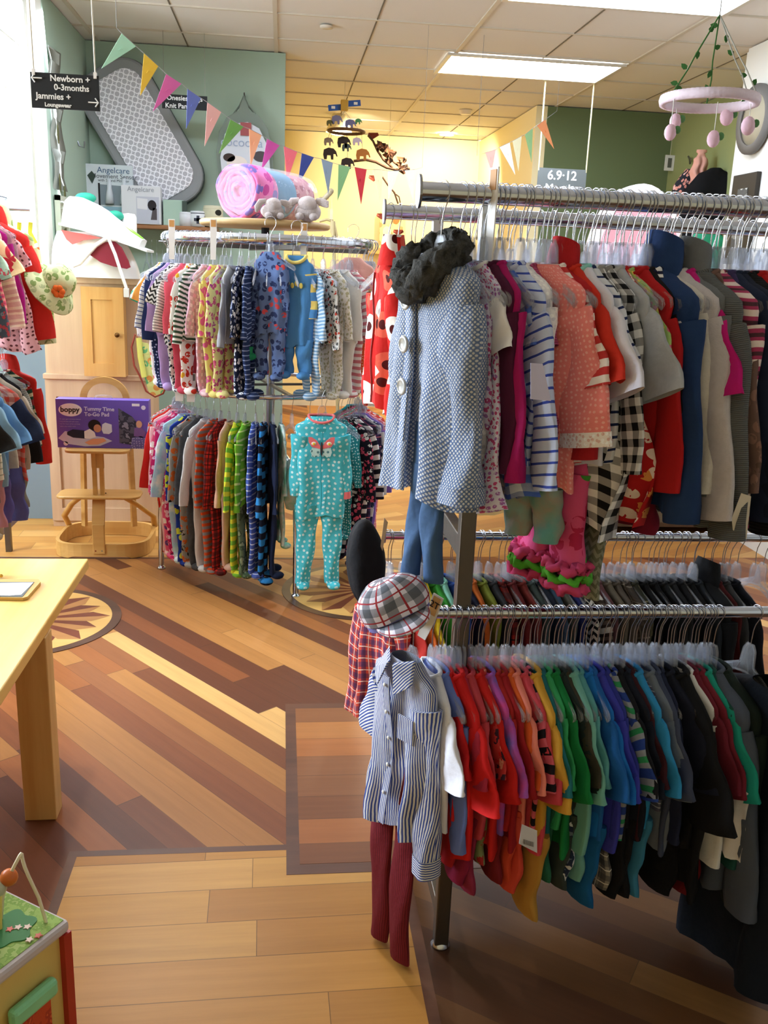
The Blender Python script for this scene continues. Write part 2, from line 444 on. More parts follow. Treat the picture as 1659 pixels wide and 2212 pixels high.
for j in range(0, 21):
    Y = 5.36 + 0.635 * (j - 11)
    tees.bb((-3.2, Y - 0.010, CEIL - 0.0005), (3.46, Y + 0.010, CEIL + 0.0085))
    grooves.bb((-3.2, Y + 0.010, CEIL + 0.003), (3.46, Y + 0.016, CEIL + 0.009))
struct('trim_20', tees, plain('#c9c0ae', 0.6))
struct('trim_21', grooves, plain('#6f6757', 0.9))
tag(MB().lathe([(0.0, 0), (0.04, 0.0), (0.04, 0.012)], 20, (0.254, 6.2, CEIL - 0.012)).build('sprinkler_cover', plain('#d0c6b4')), 'small round sprinkler cover in the ceiling near the sage wall', 'sprinkler')
tag(MB().lathe([(0.0, 0), (0.05, 0.0), (0.06, 0.035)], 20, (1.66, 8.9, CEIL - 0.03)).build('smoke_detector', plain('#e8e2d8')), 'round white smoke detector on the far ceiling', 'smoke detector')

# walls
W = lambda n, a, b, m_: struct('wall_' + n, MB().bb(a, b), m_)
W('left', (-1.46, 5.78, 0), (-1.36, 7.13, CEIL), M_SAGE)
W('back_left', (-1.36, 7.03, 0), (0.006, 7.13, CEIL), M_SAGE)
W('passage', (-0.094, 7.13, 0), (0.006, 10.9, CEIL), M_YELLOW)
W('back', (0.006, 10.8, 0), (2.2, 10.9, CEIL), M_YELLOW)
W('rear_side', (2.2, 8.42, 0), (2.3, 10.8, CEIL), M_YELLOW)
W('back_right', (2.3, 8.42, 0), (3.5, 8.52, CEIL), M_FOREST)
W('right_recess', (3.46, 6.0, 0), (3.56, 8.42, CEIL), M_OLIVE)
W('right_return', (2.96, 6.03, 0), (3.56, 6.13, CEIL), M_WHITE)
W('right', (2.92, -2, 0), (3.02, 6.03, CEIL), M_WHITE)
W('near', (-3.3, -2.1, 0), (4.2, -2.0, CEIL + 0.1), M_CREAM)
W('far_left', (-3.3, -2, 0), (-3.2, 2.1, CEIL), M_CREAM)
W('far_left_end', (-3.3, 4.5, 0), (-3.2, 5.9, CEIL), M_CREAM)
W('far_left_below', (-3.3, 2.1, 0), (-3.2, 4.5, 1.05), M_CREAM)
W('far_left_above', (-3.3, 2.1, 2.75), (-3.2, 4.5, CEIL), M_CREAM)
w2 = bpy.data.objects.new('added_window', None); COL.objects.link(w2); w2['kind'] = 'structure'  # unseen window added to carry the side fill light
f = MB()
for a, b in (((-3.27, 2.1, 1.05), (-3.19, 2.16, 2.75)), ((-3.27, 4.44, 1.05), (-3.19, 4.5, 2.75)), ((-3.27, 2.16, 2.69), (-3.19, 4.44, 2.75)), ((-3.27, 2.16, 1.05), (-3.19, 4.44, 1.11)), ((-3.25, 3.27, 1.11), (-3.21, 3.33, 2.69))): f.bb(a, b)
f.build('window_frame', plain('#f2f2ee', 0.4), w2)
# window wall at the left, Y = 5.70, its lower part grey blue
W('window_lower', (-3.2, 5.70, 0), (-1.40, 5.78, 1.28), M_BLUEW)
W('window_upper', (-3.2, 5.70, 2.97), (-1.36, 5.78, CEIL), M_WHITE)
W('window_left', (-3.2, 5.70, 1.28), (-2.75, 5.78, 2.93), M_WHITE)
W('window_right', (-1.425, 5.70, 1.28), (-1.36, 5.78, 2.97), M_WHITE)
win = bpy.data.objects.new('window_1', None); COL.objects.link(win); win['kind'] = 'structure'
f = MB()
for a, b in (((-2.75, 5.66, 1.28), (-2.70, 5.72, 2.93)), ((-1.45, 5.67, 1.28), (-1.42, 5.72, 2.97)), ((-2.75, 5.66, 2.93), (-1.42, 5.72, 2.97)), ((-2.15, 5.67, 1.28), (-2.11, 5.72, 2.93))): f.bb(a, b)
f.build('window_frame', plain('#f2f2ee', 0.4), win)
MB().bb((-2.78, 5.60, 1.24), (-1.40, 5.72, 1.28)).build('window_sill', plain('#f2f2ee', 0.4), win)
t = NT('window_glass'); t.set((1, 1, 1, 1), 0.02, 0, 0.5)
tr = t.n('ShaderNodeBsdfTransparent'); mx = t.n('ShaderNodeMixShader', i={0: 0.06, 1: tr.outputs[0], 2: t.b.outputs[0]}); t.link(mx.outputs[0], t.out.inputs['Surface'])
MB().bb((-2.71, 5.735, 1.28), (-1.43, 5.74, 2.96)).build('window_pane', t.m, win)
struct('trim_22', MB().bb((-1.40, 5.67, 0.0), (-1.355, 5.80, CEIL)), plain('#e4e4dc', 0.5))
struct('baseboard_back', MB().bb((-1.36, 7.0, 0), (0.006, 7.03, 0.1)), plain('#e4e4dc', 0.5))
struct('baseboard_rear', MB().bb((0.006, 10.77, 0), (2.2, 10.8, 0.12)), plain('#e4e4dc', 0.5))

# ceiling light panels (prismatic troffers)
M_DIFF = emit('#e4eeff', LIGHTS['panel']); M_FRAME = plain('#cfc8b8', 0.4)
def troffer(x0, x1, y0, y1, label):
    t = thing('ceiling_light', label, 'ceiling light', ((x0 + x1) / 2, (y0 + y1) / 2, CEIL), 0, 'ceiling light panels')
    hx, hy = (x1 - x0) / 2, (y1 - y0) / 2
    MB().bb((-hx + .03, -hy + .03, -0.010), (hx - .03, hy - .03, -0.004)).build('diffuser', M_DIFF, t)
    f = MB()
    for a, b in (((-hx, -hy), (hx, -hy + .03)), ((-hx, hy - .03), (hx, hy)), ((-hx, -hy + .03), (-hx + .03, hy - .03)), ((hx - .03, -hy + .03), (hx, hy - .03))):
        f.bb((a[0], a[1], -0.016), (b[0], b[1], 0.0))
    f.build('frame', M_FRAME, t)
troffer(1.10, 2.36, 6.67, 7.29, 'large lit rectangular ceiling panel above the hanging months sign')
troffer(1.16, 2.42, 4.75, 5.36, 'lit ceiling panel cut off by the top edge above the ring mobile')

troffer(-1.28, -0.06, 4.75, 5.36, 'added unseen ceiling panel over the aisle near the round rack')  # out-of-view panel added to brighten the sage wall and aisle

# rear downlight and pendant
t = thing('recessed_light', 'small glowing round recessed light in the far ceiling', 'ceiling light', (1.745, 10.4, CEIL))
MB().lathe([(0.0, -0.012), (0.075, -0.012)], 24, cap=False).build('bulb', emit('#fff2cc', 40), t)
MB().lathe([(0.078, -0.014), (0.10, -0.010), (0.10, 0.0)], 24, cap=False).build('rim', plain('#f0ead8'), t)
# ============================================================ garments and hangers
M_CHROME = metal('#ccd4e2', 0.14); M_STEEL = metal('#9aa0a8', 0.30); M_HOOK = metal('#b9bcc2', 0.2)
M_CLEAR = clear_plastic(); M_GUN = metal('#6e6a66', 0.42); M_WHITEP = plain('#ecebea', 0.35); M_BLACK = plain('#15161a', 0.7)
_slot = bpy.data.materials.new('garment_slot')

def interp(T, s):
    for (a, va), (b, vb) in zip(T, T[1:]):
        if s <= b:
            k = (s - a) / (b - a) if b > a else 0
            k = k * k * (3 - 2 * k) if len(va) > 9 else k
            return [p + (q - p) * k for p, q in zip(va, vb)]
    return list(T[-1][1])
def torso_mesh(wsh, wch, whem, L, th=0.022, fold=0.010, seed=0, straps=False, nr=20, nc=30, nk=3.2, neck=0.042):
    mb = MB(); R = []
    rnd = random.Random(seed); ph = rnd.uniform(0, 6.28); ph2 = rnd.uniform(0, 6.28)
    prof = [(0.0, (0.008, neck * 0.95, th * 0.8)), (0.02, (-0.004, neck * 1.25, th * 0.95)), (0.05, (-0.016, wsh * 0.62, th * 0.95)),
            (0.09, (-0.030, wsh * 0.9, th * 0.9)), (0.13, (-0.044, wsh * 1.0, th * 0.85)), (0.24, (-0.24 * L, wch, th)), (0.6, (-0.6 * L, (wch + whem) / 2, th * 1.05)), (1.0, (-L, whem, th * 1.05))]
    if straps: prof = [(0.0, (-0.03, wsh * .75, th * .7)), (0.1, (-0.05, wsh * .85, th * .8)), (0.24, (-0.24 * L, wch, th)), (0.6, (-.6 * L, (wch + whem) / 2, th)), (1.0, (-L, whem, th * 1.2))]
    S = [i / (nr - 1) for i in range(nr)]
    S = [s * s * 0.35 + s * 0.65 for s in S]
    for s in S:
        z, w, t_ = interp(prof, s); ring = []
        for j in range(nc):
            a = 2 * PI * j / nc; ca, sa = math.cos(a), math.sin(a)
            x = w * math.copysign(abs(ca) ** 0.85, ca); y = -t_ * math.copysign(abs(sa) ** 0.75, sa)
            A = fold * min(1.0, max(0.0, (s - 0.08) * 1.6))
            u = x / max(wch, 0.01)
            y += A * (math.sin(nk * u * 2 + ph + s * 1.3) + 0.5 * math.sin(nk * 3.7 * u + ph2 - s * 2))
            x += A * 0.35 * math.sin(4 * s * PI + ph2) + 0.006 * s * math.sin(ph)
            zz = z + (0.010 * math.sin(u * 3 + ph) + 0.004 * math.sin(u * 9 + ph2)) * s
            ring.append((x, y, zz))
        R.append(ring)
    mb.rings(R)
    return mb
def sleeve_mesh(side, wsh, L, r0, r1, out=0.55, th=0.016, seed=0, n=14, nr=12, fwd_=0.0, curl=0.0):
    rnd = random.Random(seed * 7 + side); mb = MB(); R = []; ph = rnd.uniform(0, 6.28)
    p = Vector((side * (wsh - r0 * 0.75), 0, -0.046 - r0 * 0.80)); ang0 = out
    for i in range(nr):
        s = i / (nr - 1)
        ang = ang0 * (1 - 0.55 * min(1, s * 1.2)) + curl * s
        d = Vector((side * math.sin(ang), -fwd_ * s, -math.cos(ang))).normalized()
        if i: p = p + d * (L / (nr - 1))
        r = r0 + (r1 - r0) * s; nrm = Vector((math.cos(ang) * side, 0, math.sin(ang)))
        wv = 1 + 0.10 * math.sin(s * 9 + ph) * min(1, L / 0.2)
        R.append([p + nrm * (math.cos(2 * PI * j / n) * r * wv) + Vector((0, math.sin(2 * PI * j / n) * th * (0.9 + 0.3 * math.sin(s * 7 + ph)) + 0.004 * math.sin(s * 11 + j + ph), 0)) for j in range(n)])
    mb.rings(R, cap0=True); mb.end = R[-1]; mb.dir = d; return mb
def leg_mesh(side, w, top, L, r0, r1, foot=False, th=0.02, seed=0, n=14, nr=16, spread=0.0):
    rnd = random.Random(seed * 5 + side + 3); mb = MB(); R = []; ph = rnd.uniform(0, 6.28)
    for i in range(nr):
        s = i / (nr - 1)
        c = Vector((side * (w * 0.5 + spread * s) + 0.005 * math.sin(s * 5 + ph) * s, 0.005 * math.sin(s * 6 + ph), top - L * s))
        r = r0 + (r1 - r0) * (s ** 0.8)
        R.append([c + Vector((math.cos(2 * PI * j / n) * r * (1 + 0.07 * math.sin(s * 14 + ph)), math.sin(2 * PI * j / n) * th * (1 + 0.25 * math.sin(s * 9 + j)), 0.0)) for j in range(n)])
    mb.rings(R, cap0=True, cap1=foot)
    if foot:
        c = Vector((side * (w * 0.5 + spread), -0.01, top - L))
        mb.ball((c.x + side * 0.004, c.y - 0.014, c.z - 0.006), (r1 * 0.98, th * 1.3 + 0.016, 0.020), 12)
    return mb
_gm = {}
def gmesh(key, fn):
    if key not in _gm: _gm[key] = fn().mesh(key[0], _slot)
    return _gm[key]
def gpart(root, name, me, mat, label=None):
    o = bpy.data.objects.new(name, me); COL.objects.link(o); o.parent = root
    o.material_slots[0].link = 'OBJECT'; o.material_slots[0].material = mat
    if label: o['label'] = label
    return o
# type table: wsh, wch, whem, L, sleeve L, r0, r1, out, legs(L), extra
TYPES = {
    'tee':    dict(w=(.112, .114, .124), L=.31, sl=.125, r=(.044, .060), out=.78),
    'long':   dict(w=(.112, .108, .112), L=.32, sl=.26, r=(.044, .027), out=.36, cuff=1),
    'set':    dict(w=(.112, .110, .118), L=.29, sl=.12, r=(.044, .056), out=.74, legs=(.17, .056, .052), legtop=-.26),
    'sleeper': dict(w=(.110, .104, .100), L=.30, sl=.22, r=(.042, .027), out=.34, legs=(.26, .050, .028), legtop=-.28, foot=1),
    'jammies': dict(w=(.125, .115, .110), L=.38, sl=.33, r=(.044, .027), out=.26, legs=(.38, .054, .030), legtop=-.36, foot=1, cuff=1),
    'onesie': dict(w=(.105, .100, .082), L=.34, sl=.11, r=(.040, .050), out=.72),
    'dress':  dict(w=(.105, .10, .17), L=.46, sl=.09, r=(.045, .045), out=.7, fold=.02),
    'tank':   dict(w=(.085, .10, .14), L=.42, fold=.016, straps=1),
    'jacket': dict(w=(.135, .13, .14), L=.40, sl=.34, r=(.056, .040), out=.34, th=.03, hood=1),
    'sweater': dict(w=(.13, .13, .135), L=.40, sl=.34, r=(.052, .036), out=.32, th=.026, cuff=1),
}
def garment(kind, name, label, cat, loc, theta, mat, mat2=None, matl=None, scale=1.0, group=None, seed=0, L=None, hook=None, trim=None):
    T = TYPES[kind]; sd = seed % 4; root = thing(name, label, cat, loc, theta, group); root.scale = (scale,) * 3
    w = T['w']; th = T.get('th', .014)
    gpart(root, 'torso', gmesh(('torso', kind, sd), lambda: torso_mesh(w[0], w[1], w[2], T['L'], th, T.get('fold', .010), sd + len(kind), T.get('straps', False))), mat)
    if T.get('sl'):
        for s in (-1, 1):
            gpart(root, 'sleeve', gmesh(('sleeve', kind, sd, s), lambda: sleeve_mesh(s, w[0], T['sl'], T['r'][0], T['r'][1], T['out'] + 0.07 * (sd - 1.5), th * 0.8, sd)), mat2 or mat)
    if T.get('legs'):
        Ll, r0, r1 = T['legs']
        for s in (-1, 1):
            gpart(root, 'trouser_leg', gmesh(('trouser_leg', kind, sd, s), lambda: leg_mesh(s, w[2], T['legtop'], Ll, r0, r1, T.get('foot', 0), th, sd)), matl or mat)
    if trim is not None:
        def nb():
            mb = MB(); pts = [(math.cos(a) * .040, -math.sin(a) * th * .85 - (.004 if math.sin(a) > 0 else 0), 0.006 - .014 * max(0, math.sin(a))) for a in [2 * PI * i / 18 for i in range(18)]]
            return mb.tube(pts, .005, 6, closed=True)
        gpart(root, 'neckband', gmesh(('neckband', kind), nb), trim)
    if T.get('hood'):
        def hd():
            mb = MB(); R = []
            for i in range(7):
                s = i / 6; R.append([(math.cos(a) * .055 * (1 - .35 * s * s), (.012 + .03 * math.sin(a)) + .01 * s, -.012 + .075 * s - .012 * math.sin(a) * s) for a in [2 * PI * j / 16 for j in range(16)]])
            mb.rings(R, cap1=False); return mb
        gpart(root, 'hood', gmesh(('hood', kind), hd), mat2 or mat)
    return root

# ---- hangers: wire hook + clear plastic yoke; origin is the centre of the rail
def hook_pts(rr, neck=0.085):
    P = []
    for i in range(9):
        a = math.radians(200 - 200 * i / 8)
        P.append((math.cos(a) * (rr + .004), 0, math.sin(a) * (rr + .004)))
    P += [(rr * 0.9 + .003, 0, -rr * 0.6), (rr * .25, 0, -rr - .018), (0, 0, -rr - .034), (0, 0, -neck)]
    return P
def yoke_mb(z0, W=0.125, drop=0.055):
    mb = MB()
    out = [(-.009, z0), (.009, z0), (.017, z0 - .014), (.021, z0 - .052), (W, z0 - .052 - drop), (W + .004, z0 - .062 - drop), (W, z0 - .070 - drop), (.03, z0 - .074), (0, z0 - .070), (-.03, z0 - .074), (-W, z0 - .070 - drop), (-W - .004, z0 - .062 - drop), (-W, z0 - .052 - drop), (-.021, z0 - .052), (-.017, z0 - .014)]
    pts = [(x, 0, z) for x, z in out]
    mb.tube(pts + [], 0.0030, 5, closed=True)
    n = len(out)
    mb.prism([(x * .98, z) for x, z in [out[0], out[1], out[2], out[3], out[7], out[8], out[9], out[13], out[14]]], ((0, 0, 0), (1, 0, 0), (0, 0, 1)), .004)
    mb.prism([out[3], out[4], out[6], out[7]], ((0, 0, 0), (1, 0, 0), (0, 0, 1)), .004)
    mb.prism([out[9], out[10], out[12], out[13]], ((0, 0, 0), (1, 0, 0), (0, 0, 1)), .004)
    return mb
HG = {}
def hanger(rr, loc, theta, label, group, scale=1.0, clips=False):
    k = round(rr, 4)
    if k not in HG:
        HG[k] = (MB().tube(hook_pts(rr), .0013, 5).mesh('hook', M_HOOK), yoke_mb(-.080).mesh('yoke', M_CLEAR))
    root = thing('clothes_hanger', label, 'hanger', loc, theta, group); root.scale = (scale, 1, 1); root.rotation_euler = (random.uniform(-.05, .05), random.uniform(-.06, .06), theta)
    for nm, me in zip(('hook', 'yoke'), HG[k]):
        o = bpy.data.objects.new(nm, me); COL.objects.link(o); o.parent = root
    return root
NECK = -.134   # rail centre to garment neck

KN = {'tee': ('t_shirt', 'shirt'), 'long': ('long_sleeved_shirt', 'shirt'), 'set': ('baby_outfit', 'outfit'), 'sleeper': ('baby_sleepsuit', 'sleepsuit'), 'jammies': ('footed_pyjamas', 'pyjamas'),
      'onesie': ('bodysuit', 'bodysuit'), 'dress': ('girls_dress', 'dress'), 'tank': ('sleeveless_top', 'top'), 'jacket': ('hooded_jacket', 'jacket'), 'sweater': ('knitted_sweater', 'sweater')}
WD = {'tee': 'tee', 'long': 'long-sleeved top', 'set': 'baby set', 'sleeper': 'sleepsuit', 'jammies': 'footed pyjamas', 'onesie': 'bodysuit', 'dress': 'dress', 'tank': 'sleeveless top', 'jacket': 'jacket', 'sweater': 'sweater'}
_used = {}
def fit_label(s):
    w = s.split()
    if len(w) > 16: s = ' '.join(w[:16])
    if s in _used: _used[s] += 1
    else: _used[s] = 1
    return s
def rack_row(items, pos, theta, rr, where, short, hang_group, side='right of', seed0=0, sc=1.0, hang_extra=(), jit=5):
    """items: (words, kind, mat[, mat2[, matleg[, scale]]]); pos(i) -> rail centre point, theta(i)"""
    prev = None; rnd = random.Random(seed0 + 5)
    for i, it in enumerate(items):
        p = pos(i); th_ = theta(i) + math.radians(rnd.uniform(-jit, jit))
        hanger(rr, p, th_, 'clear plastic hanger with a wire hook on the ' + where, hang_group)
        if it is None: continue
        words, kind, mat = it[0], it[1], it[2]
        mat2 = it[3] if len(it) > 3 else None; ml = it[4] if len(it) > 4 else None; s_ = (it[5] if len(it) > 5 and it[5] else 1.0) * sc
        me = words + ' ' + WD[kind]
        lab = me + (' at the left end of the ' + where if prev is None else ' on the ' + short + ' just ' + side + ' the ' + prev)
        nm, ct = KN[kind]
        garment(kind, nm, fit_label(lab), ct, (p[0], p[1], p[2] + NECK), th_, mat, mat2, ml, s_, seed=i + seed0, trim=it[6] if len(it) > 6 else (mat2 or mat if kind not in ('tank', 'jacket') else None))
        prev = me

def end_band(slv, L_, grow=1.05, amp=0.0, k=8):
    n_ = len(slv.end); c0 = sum((Vector(p) for p in slv.end), Vector()) / n_; R = []
    for s in (-.02, .5, 1.0):
        R.append([c0 + (Vector(p) - c0) * (grow + amp * math.sin(k * 2 * PI * j / n_) * s) + slv.dir * (L_ * s) for j, p in enumerate(slv.end)])
    return MB().rings(R)
# ============================================================ double rack at the right
RX0 = 0.26; RX1 = 1.75
UZ, LZ, FY, BY = 1.747, 0.88, 1.83, 2.45
t = thing('clothing_rack', 'large steel double-sided rack with four full rails at the right', 'clothes rack', (0.4, 2.14, 0))
def rl(p): return (p[0] - 0.4, p[1] - 2.14, p[2])
def railbar(x0, x1, y, z, r, name='rail', mat=None):
    o = MB().tube([rl((x0, y, z)), rl((x1, y, z))], r, 20).build(name, mat or M_CHROME, t)
    e = MB().tube([rl((x0 - .005, y, z)), rl((x0, y, z))], r * 1.7, 24); e.sm = [False] * len(e.sm); e.build('end_cap', M_STEEL, t); return o
railbar(0.262, RX1, FY, UZ, .0185); railbar(0.262, RX1 + .2, BY, UZ - .004, .0185)
railbar(0.285, RX1, FY - .0, LZ, .0125); railbar(0.292, RX1 + .2, BY - .03, LZ, .0125)
for X in (0.40, 1.62):
    for Y, sg in ((FY + .02, 1), (BY, -1)):
        MB().bar(rl((X, Y, .01)), rl((X, Y, 1.17)), .034, .034).build('post', M_GUN, t, .003)
        MB().bar(rl((X, Y, 1.17)), rl((X, Y, UZ - .018)), .027, .027).build('inner_post', metal('#c8cdd4', .35), t, .002)
        MB().lathe([(0, 0), (.024, 0), (.024, .006), (.012, .02), (.008, .04)], 20, rl((X, Y, 0))).build('foot', M_CHROME, t)
    MB().bar(rl((X, FY + .02, 1.02)), rl((X, BY, 1.02)), .026, .05).build('cross_bar', M_GUN, t, .002)
    MB().bar(rl((X, FY + .02, .09)), rl((X, BY, .09)), .026, .04).build('cross_bar', M_GUN, t, .002)
MB().bar(rl((0.40, 2.16, 1.055)), rl((1.62, 2.16, 1.055)), .034, .05).build('stretcher', M_GUN, t, .002)

c = cloth
# ---- upper front rail
UF = [
 ('sheer grey lace', 'tank', c('print', '#b9bac2', '#d8d8de', '#9a9aa6', .5)),
 ('lilac floral strappy', 'tank', c('print', '#cfcbe4', '#b0487e', '#9c6fb0', .35), None, None, 1.05),
 ('white ruffled floral', 'dress', c('print', '#dcdaf0', '#c04a80', '#a46ab8', .3), c('solid', '#f0f0f4'), None, 1.0),
 ('deep plum', 'long', c('solid', '#4a1535'), None, None, 1.15),
 ('magenta cuffed', 'long', c('solid', '#a31560'), None, None, 1.2),
 ('blue and white plaid ruffled', 'dress', c('gingham', '#dfe8f6', '#4a6ac0', None, 1.2), None, None, .95),
 ('blue and white striped', 'long', c('hthin', '#c3d0ee', '#3a4fae', None, .6), None, None, 1.25),
 ('white eyelet', 'sweater', c('print', '#eeedf2', '#d8d7e2', '#ffffff', .3), None, None, .92),
 ('rose pink smocked', 'dress', c('knit', '#c95a8a'), None, None, .92),
 ('dusty rose', 'tank', c('solid', '#a94468')),
 None,
 ('red and white striped', 'tee', c('hstripe', '#c83a3a', '#f2e8e4', None, .8), None, None, 1.15),
 ('bright red', 'jacket', c('solid', '#b52026'), None, None, .85),
 ('orange red', 'tee', c('solid', '#cf3424'), None, None, 1.15),
 ('white and lilac', 'tee', c('solid', '#dcdcec'), None, None, 1.25, c('solid', '#8fd8d4')),
 ('navy striped white', 'tee', c('hthin', '#d6dae4', '#22305c', None, .7), None, None, 1.15),
 ('black and white gingham', 'dress', c('gingham', '#e8e8ea', '#141418', None, 1.0), None, None, 1.12),
 ('black gingham shirt-style', 'long', c('gingham', '#dcdce0', '#101014', None, .9), None, None, 1.15),
 ('heather grey', 'tee', c('heather', '#9a9ea6', '#b8bcc4'), None, None, 1.25),
 ('red bird print', 'dress', c('print', '#b81c20', '#f0dcd0', '#e89a50', .9), None, None, 1.08),
 ('apple green floral', 'tee', c('print', '#a8c878', '#e06a8a', '#f0e070', .5), None, None, .9),
 ('plain scarlet', 'long', c('solid', '#b01a1e'), None, None, 1.25),
 ('black', 'long', c('solid', '#17171b'), None, None, 1.15),
 ('navy and white striped', 'long', c('hstripe', '#1a2040', '#e6e8ee', None, .45), None, None, 1.2),
 ('dark denim', 'jacket', c('denim', '#233f70', '#1a2f56'), None, None, 1.12),
 ('speckled cream', 'sweater', c('heather', '#b8b4b0', '#dcd8d2'), None, None, 1.0),
 ('pale grey marl', 'sweater', c('heather', '#aca8ae', '#ccc6ca'), None, None, 1.12),
 ('hot pink', 'tee', c('solid', '#c01878'), None, None, 1.2),
 ('slate grey hooded', 'jacket', c('solid', '#6a6e72'), None, None, 1.0),
 ('ribbed charcoal', 'sweater', c('knit', '#6e7274', s=.6), None, None, 1.2),
 ('brown floral', 'long', c('print', '#6e5650', '#8a6a60', '#5a4640', .7), None, None, 1.25),
 ('pink fair isle', 'sweater', c('h3', '#a83a62', '#e8d8d4', '#50303a', .7), None, None, 1.15),
 ('dusky purple', 'long', c('solid', '#3c3560'), None, None, 1.2),
 ('navy quilted', 'sweater', c('solid', '#1f2942'), None, None, 1.12),
 ('midnight blue', 'sweater', c('solid', '#1a2236'), None, None, 1.1),
 ('black knitted', 'sweater', c('knit', '#17181b'), None, None, 1.18),
 ('crimson', 'long', c('solid', '#b0181c'), None, None, 1.3),
 ('orange', 'long', c('solid', '#d83e20'), None, None, 1.25),
 ('dark green plaid', 'long', c('plaid', '#26352e', '#4a5a50', '#a03030'), None, None, 1.2),
 ('violet', 'tee', c('solid', '#5a3f80'), None, None, 1.2),
]
n = len(UF)
def ufx(i): return 0.345 + 0.645 * (i / (n - 1))
rack_row(UF, lambda i: (ufx(i), FY, UZ), lambda i: math.radians(-72), .0185, 'upper front rail of the steel rack', 'upper front rail', 'hangers on the upper front rail', seed0=1)
for k in range(12):
    hanger(.0185, (0.42 + k * .05, FY, UZ), math.radians(-74 + 4 * math.sin(k * 3)), 'clear plastic hanger with a wire hook on the upper front rail of the steel rack', 'hangers on the upper front rail')

# ---- lower front rail
LF = [
 ('white', 'tee', c('solid', '#e4e6f0'), None, None, 1.12),
 ('periwinkle blue', 'long', c('solid', '#6a7fc8'), None, None, 1.1),
 ('tomato red', 'set', c('solid', '#cf2226'), None, c('solid', '#a81c24')),
 ('large scarlet', 'tee', c('solid', '#d21f1f'), None, None, 1.3),
 ('raspberry', 'set', c('solid', '#b02c44'), None, c('solid', '#8c1f44'), 1.1),
 ('rose red', 'set', c('solid', '#c04450'), None, c('solid', '#8e2a48'), 1.15),
 ('poppy red', 'tee', c('solid', '#c8201c'), None, None, 1.2),
 ('red dinosaur print', 'set', c('print', '#c43a38', '#3a2030', '#e8a080', .7), None, c('print', '#8c9a6a', '#b03030', '#e0d8c0', 1.0), 1.0),
 ('purple tie-dyed', 'tee', c('tiedye', '#4a6ac8', '#b050a8', '#e04c90'), None, None, 1.15),
 ('brick red', 'set', c('solid', '#a82424'), None, c('solid', '#7a1c24'), 1.1),
 ('dark crimson', 'tee', c('solid', '#9c1c22'), None, None, 1.15),
 ('bright orange', 'set', c('solid', '#e0602a'), None, c('solid', '#d04a30'), 1.1),
 ('salmon pink', 'set', c('solid', '#f08a78'), None, c('solid', '#d24a38'), 1.15),
 ('coral', 'tee', c('solid', '#d04a58'), None, None, 1.2),
 ('black and pink striped', 'tee', c('hstripe', '#d86478', '#1c1820', None, 1.0), None, None, 1.1),
 ('mustard yellow', 'set', c('solid', '#cf9c38'), None, c('solid', '#b88c40'), 1.3),
 ('teal', 'tee', c('solid', '#1f6a70'), None, None, 1.15),
 ('leaf green', 'set', c('solid', '#3aa868'), None, c('solid', '#2a6a50'), 1.1),
 ('kelly green', 'tee', c('solid', '#157a3c'), None, None, 1.2),
 ('charcoal green', 'set', c('solid', '#24302f'), None, c('solid', '#39423e'), 1.15),
 ('olive brown', 'set', c('solid', '#3e3a30'), None, c('camo', '#c8ccd0', '#24304a', '#6a7a88', .6), 1.1),
 ('seafoam', 'tee', c('solid', '#74b4a8'), None, None, 1.2),
 ('pale aqua', 'set', c('solid', '#5aa0a4'), None, c('solid', '#6ea8a0'), 1.1),
 ('cobalt blue', 'set', c('solid', '#1a6ec0'), None, c('solid', '#165e9c'), 1.25),
 ('deep blue', 'tee', c('solid', '#1c5ea8'), None, None, 1.2),
 ('royal purple', 'tee', c('solid', '#3a3ea8'), None, None, 1.2),
 ('indigo', 'set', c('solid', '#2e3690'), None, c('plaid', '#8a8478', '#3a3a40', '#d8d0c0', .6), 1.15),
 ('rainbow striped grey', 'tee', c('h3', '#8a909a', '#26408c', '#2e8a58', 1.0), None, None, 1.2),
 ('black', 'set', c('solid', '#14151c'), None, c('solid', '#111114'), 1.2),
 ('ink navy', 'set', c('solid', '#151a28'), None, c('solid', '#141418'), 1.2),
 ('dark maroon', 'tee', c('solid', '#3a1620'), None, None, 1.1),
 ('sky blue', 'set', c('solid', '#2f8ec8'), None, c('solid', '#3a80a8'), 1.2),
 ('grey pinstriped', 'jammies', c('hthin', '#54566a', '#a8aab8', None, .5), None, None, .72),
 ('steel grey', 'tee', c('solid', '#6a7482'), None, None, 1.2),
 ('slate blue', 'tee', c('solid', '#3e465e'), None, None, 1.2),
 ('navy zipped', 'long', c('solid', '#1f2640'), None, None, 1.05),
 ('blackish blue', 'set', c('solid', '#181c2c'), None, c('solid', '#101014'), 1.2),
 ('jet black', 'long', c('solid', '#0f0f12'), None, None, 1.1),
 ('large black polo', 'tee', c('solid', '#101012'), None, None, 1.5),
 ('white collared', 'long', c('solid', '#d8d8d8'), None, None, 1.2),
 ('wine red', 'set', c('solid', '#6a1c2c'), None, c('solid', '#6a1018'), 1.2),
 ('burgundy', 'tee', c('solid', '#742030'), None, None, 1.2),
 ('turquoise', 'tee', c('solid', '#1f9a88'), None, None, 1.25),
 ('pine green', 'long', c('solid', '#1c4a44'), None, None, 1.2),
 ('slate collared', 'sweater', c('solid', '#4e5666'), None, None, 1.2),
 ('dark forest', 'sweater', c('solid', '#18241f'), None, None, 1.2),
]
n2 = len(LF)
rack_row(LF, lambda i: (0.335 + 0.655 * i / (n2 - 1), FY, LZ), lambda i: math.radians(-76), .0125, 'lower front rail of the steel rack', 'lower front rail', 'hangers on the lower front rail', seed0=3)
for k in range(22):
    hanger(.0125, (0.36 + k * .029, FY, LZ), math.radians(-72 + 5 * math.sin(k * 2.3)), 'clear plastic hanger with a wire hook on the lower front rail of the steel rack', 'hangers on the lower front rail')

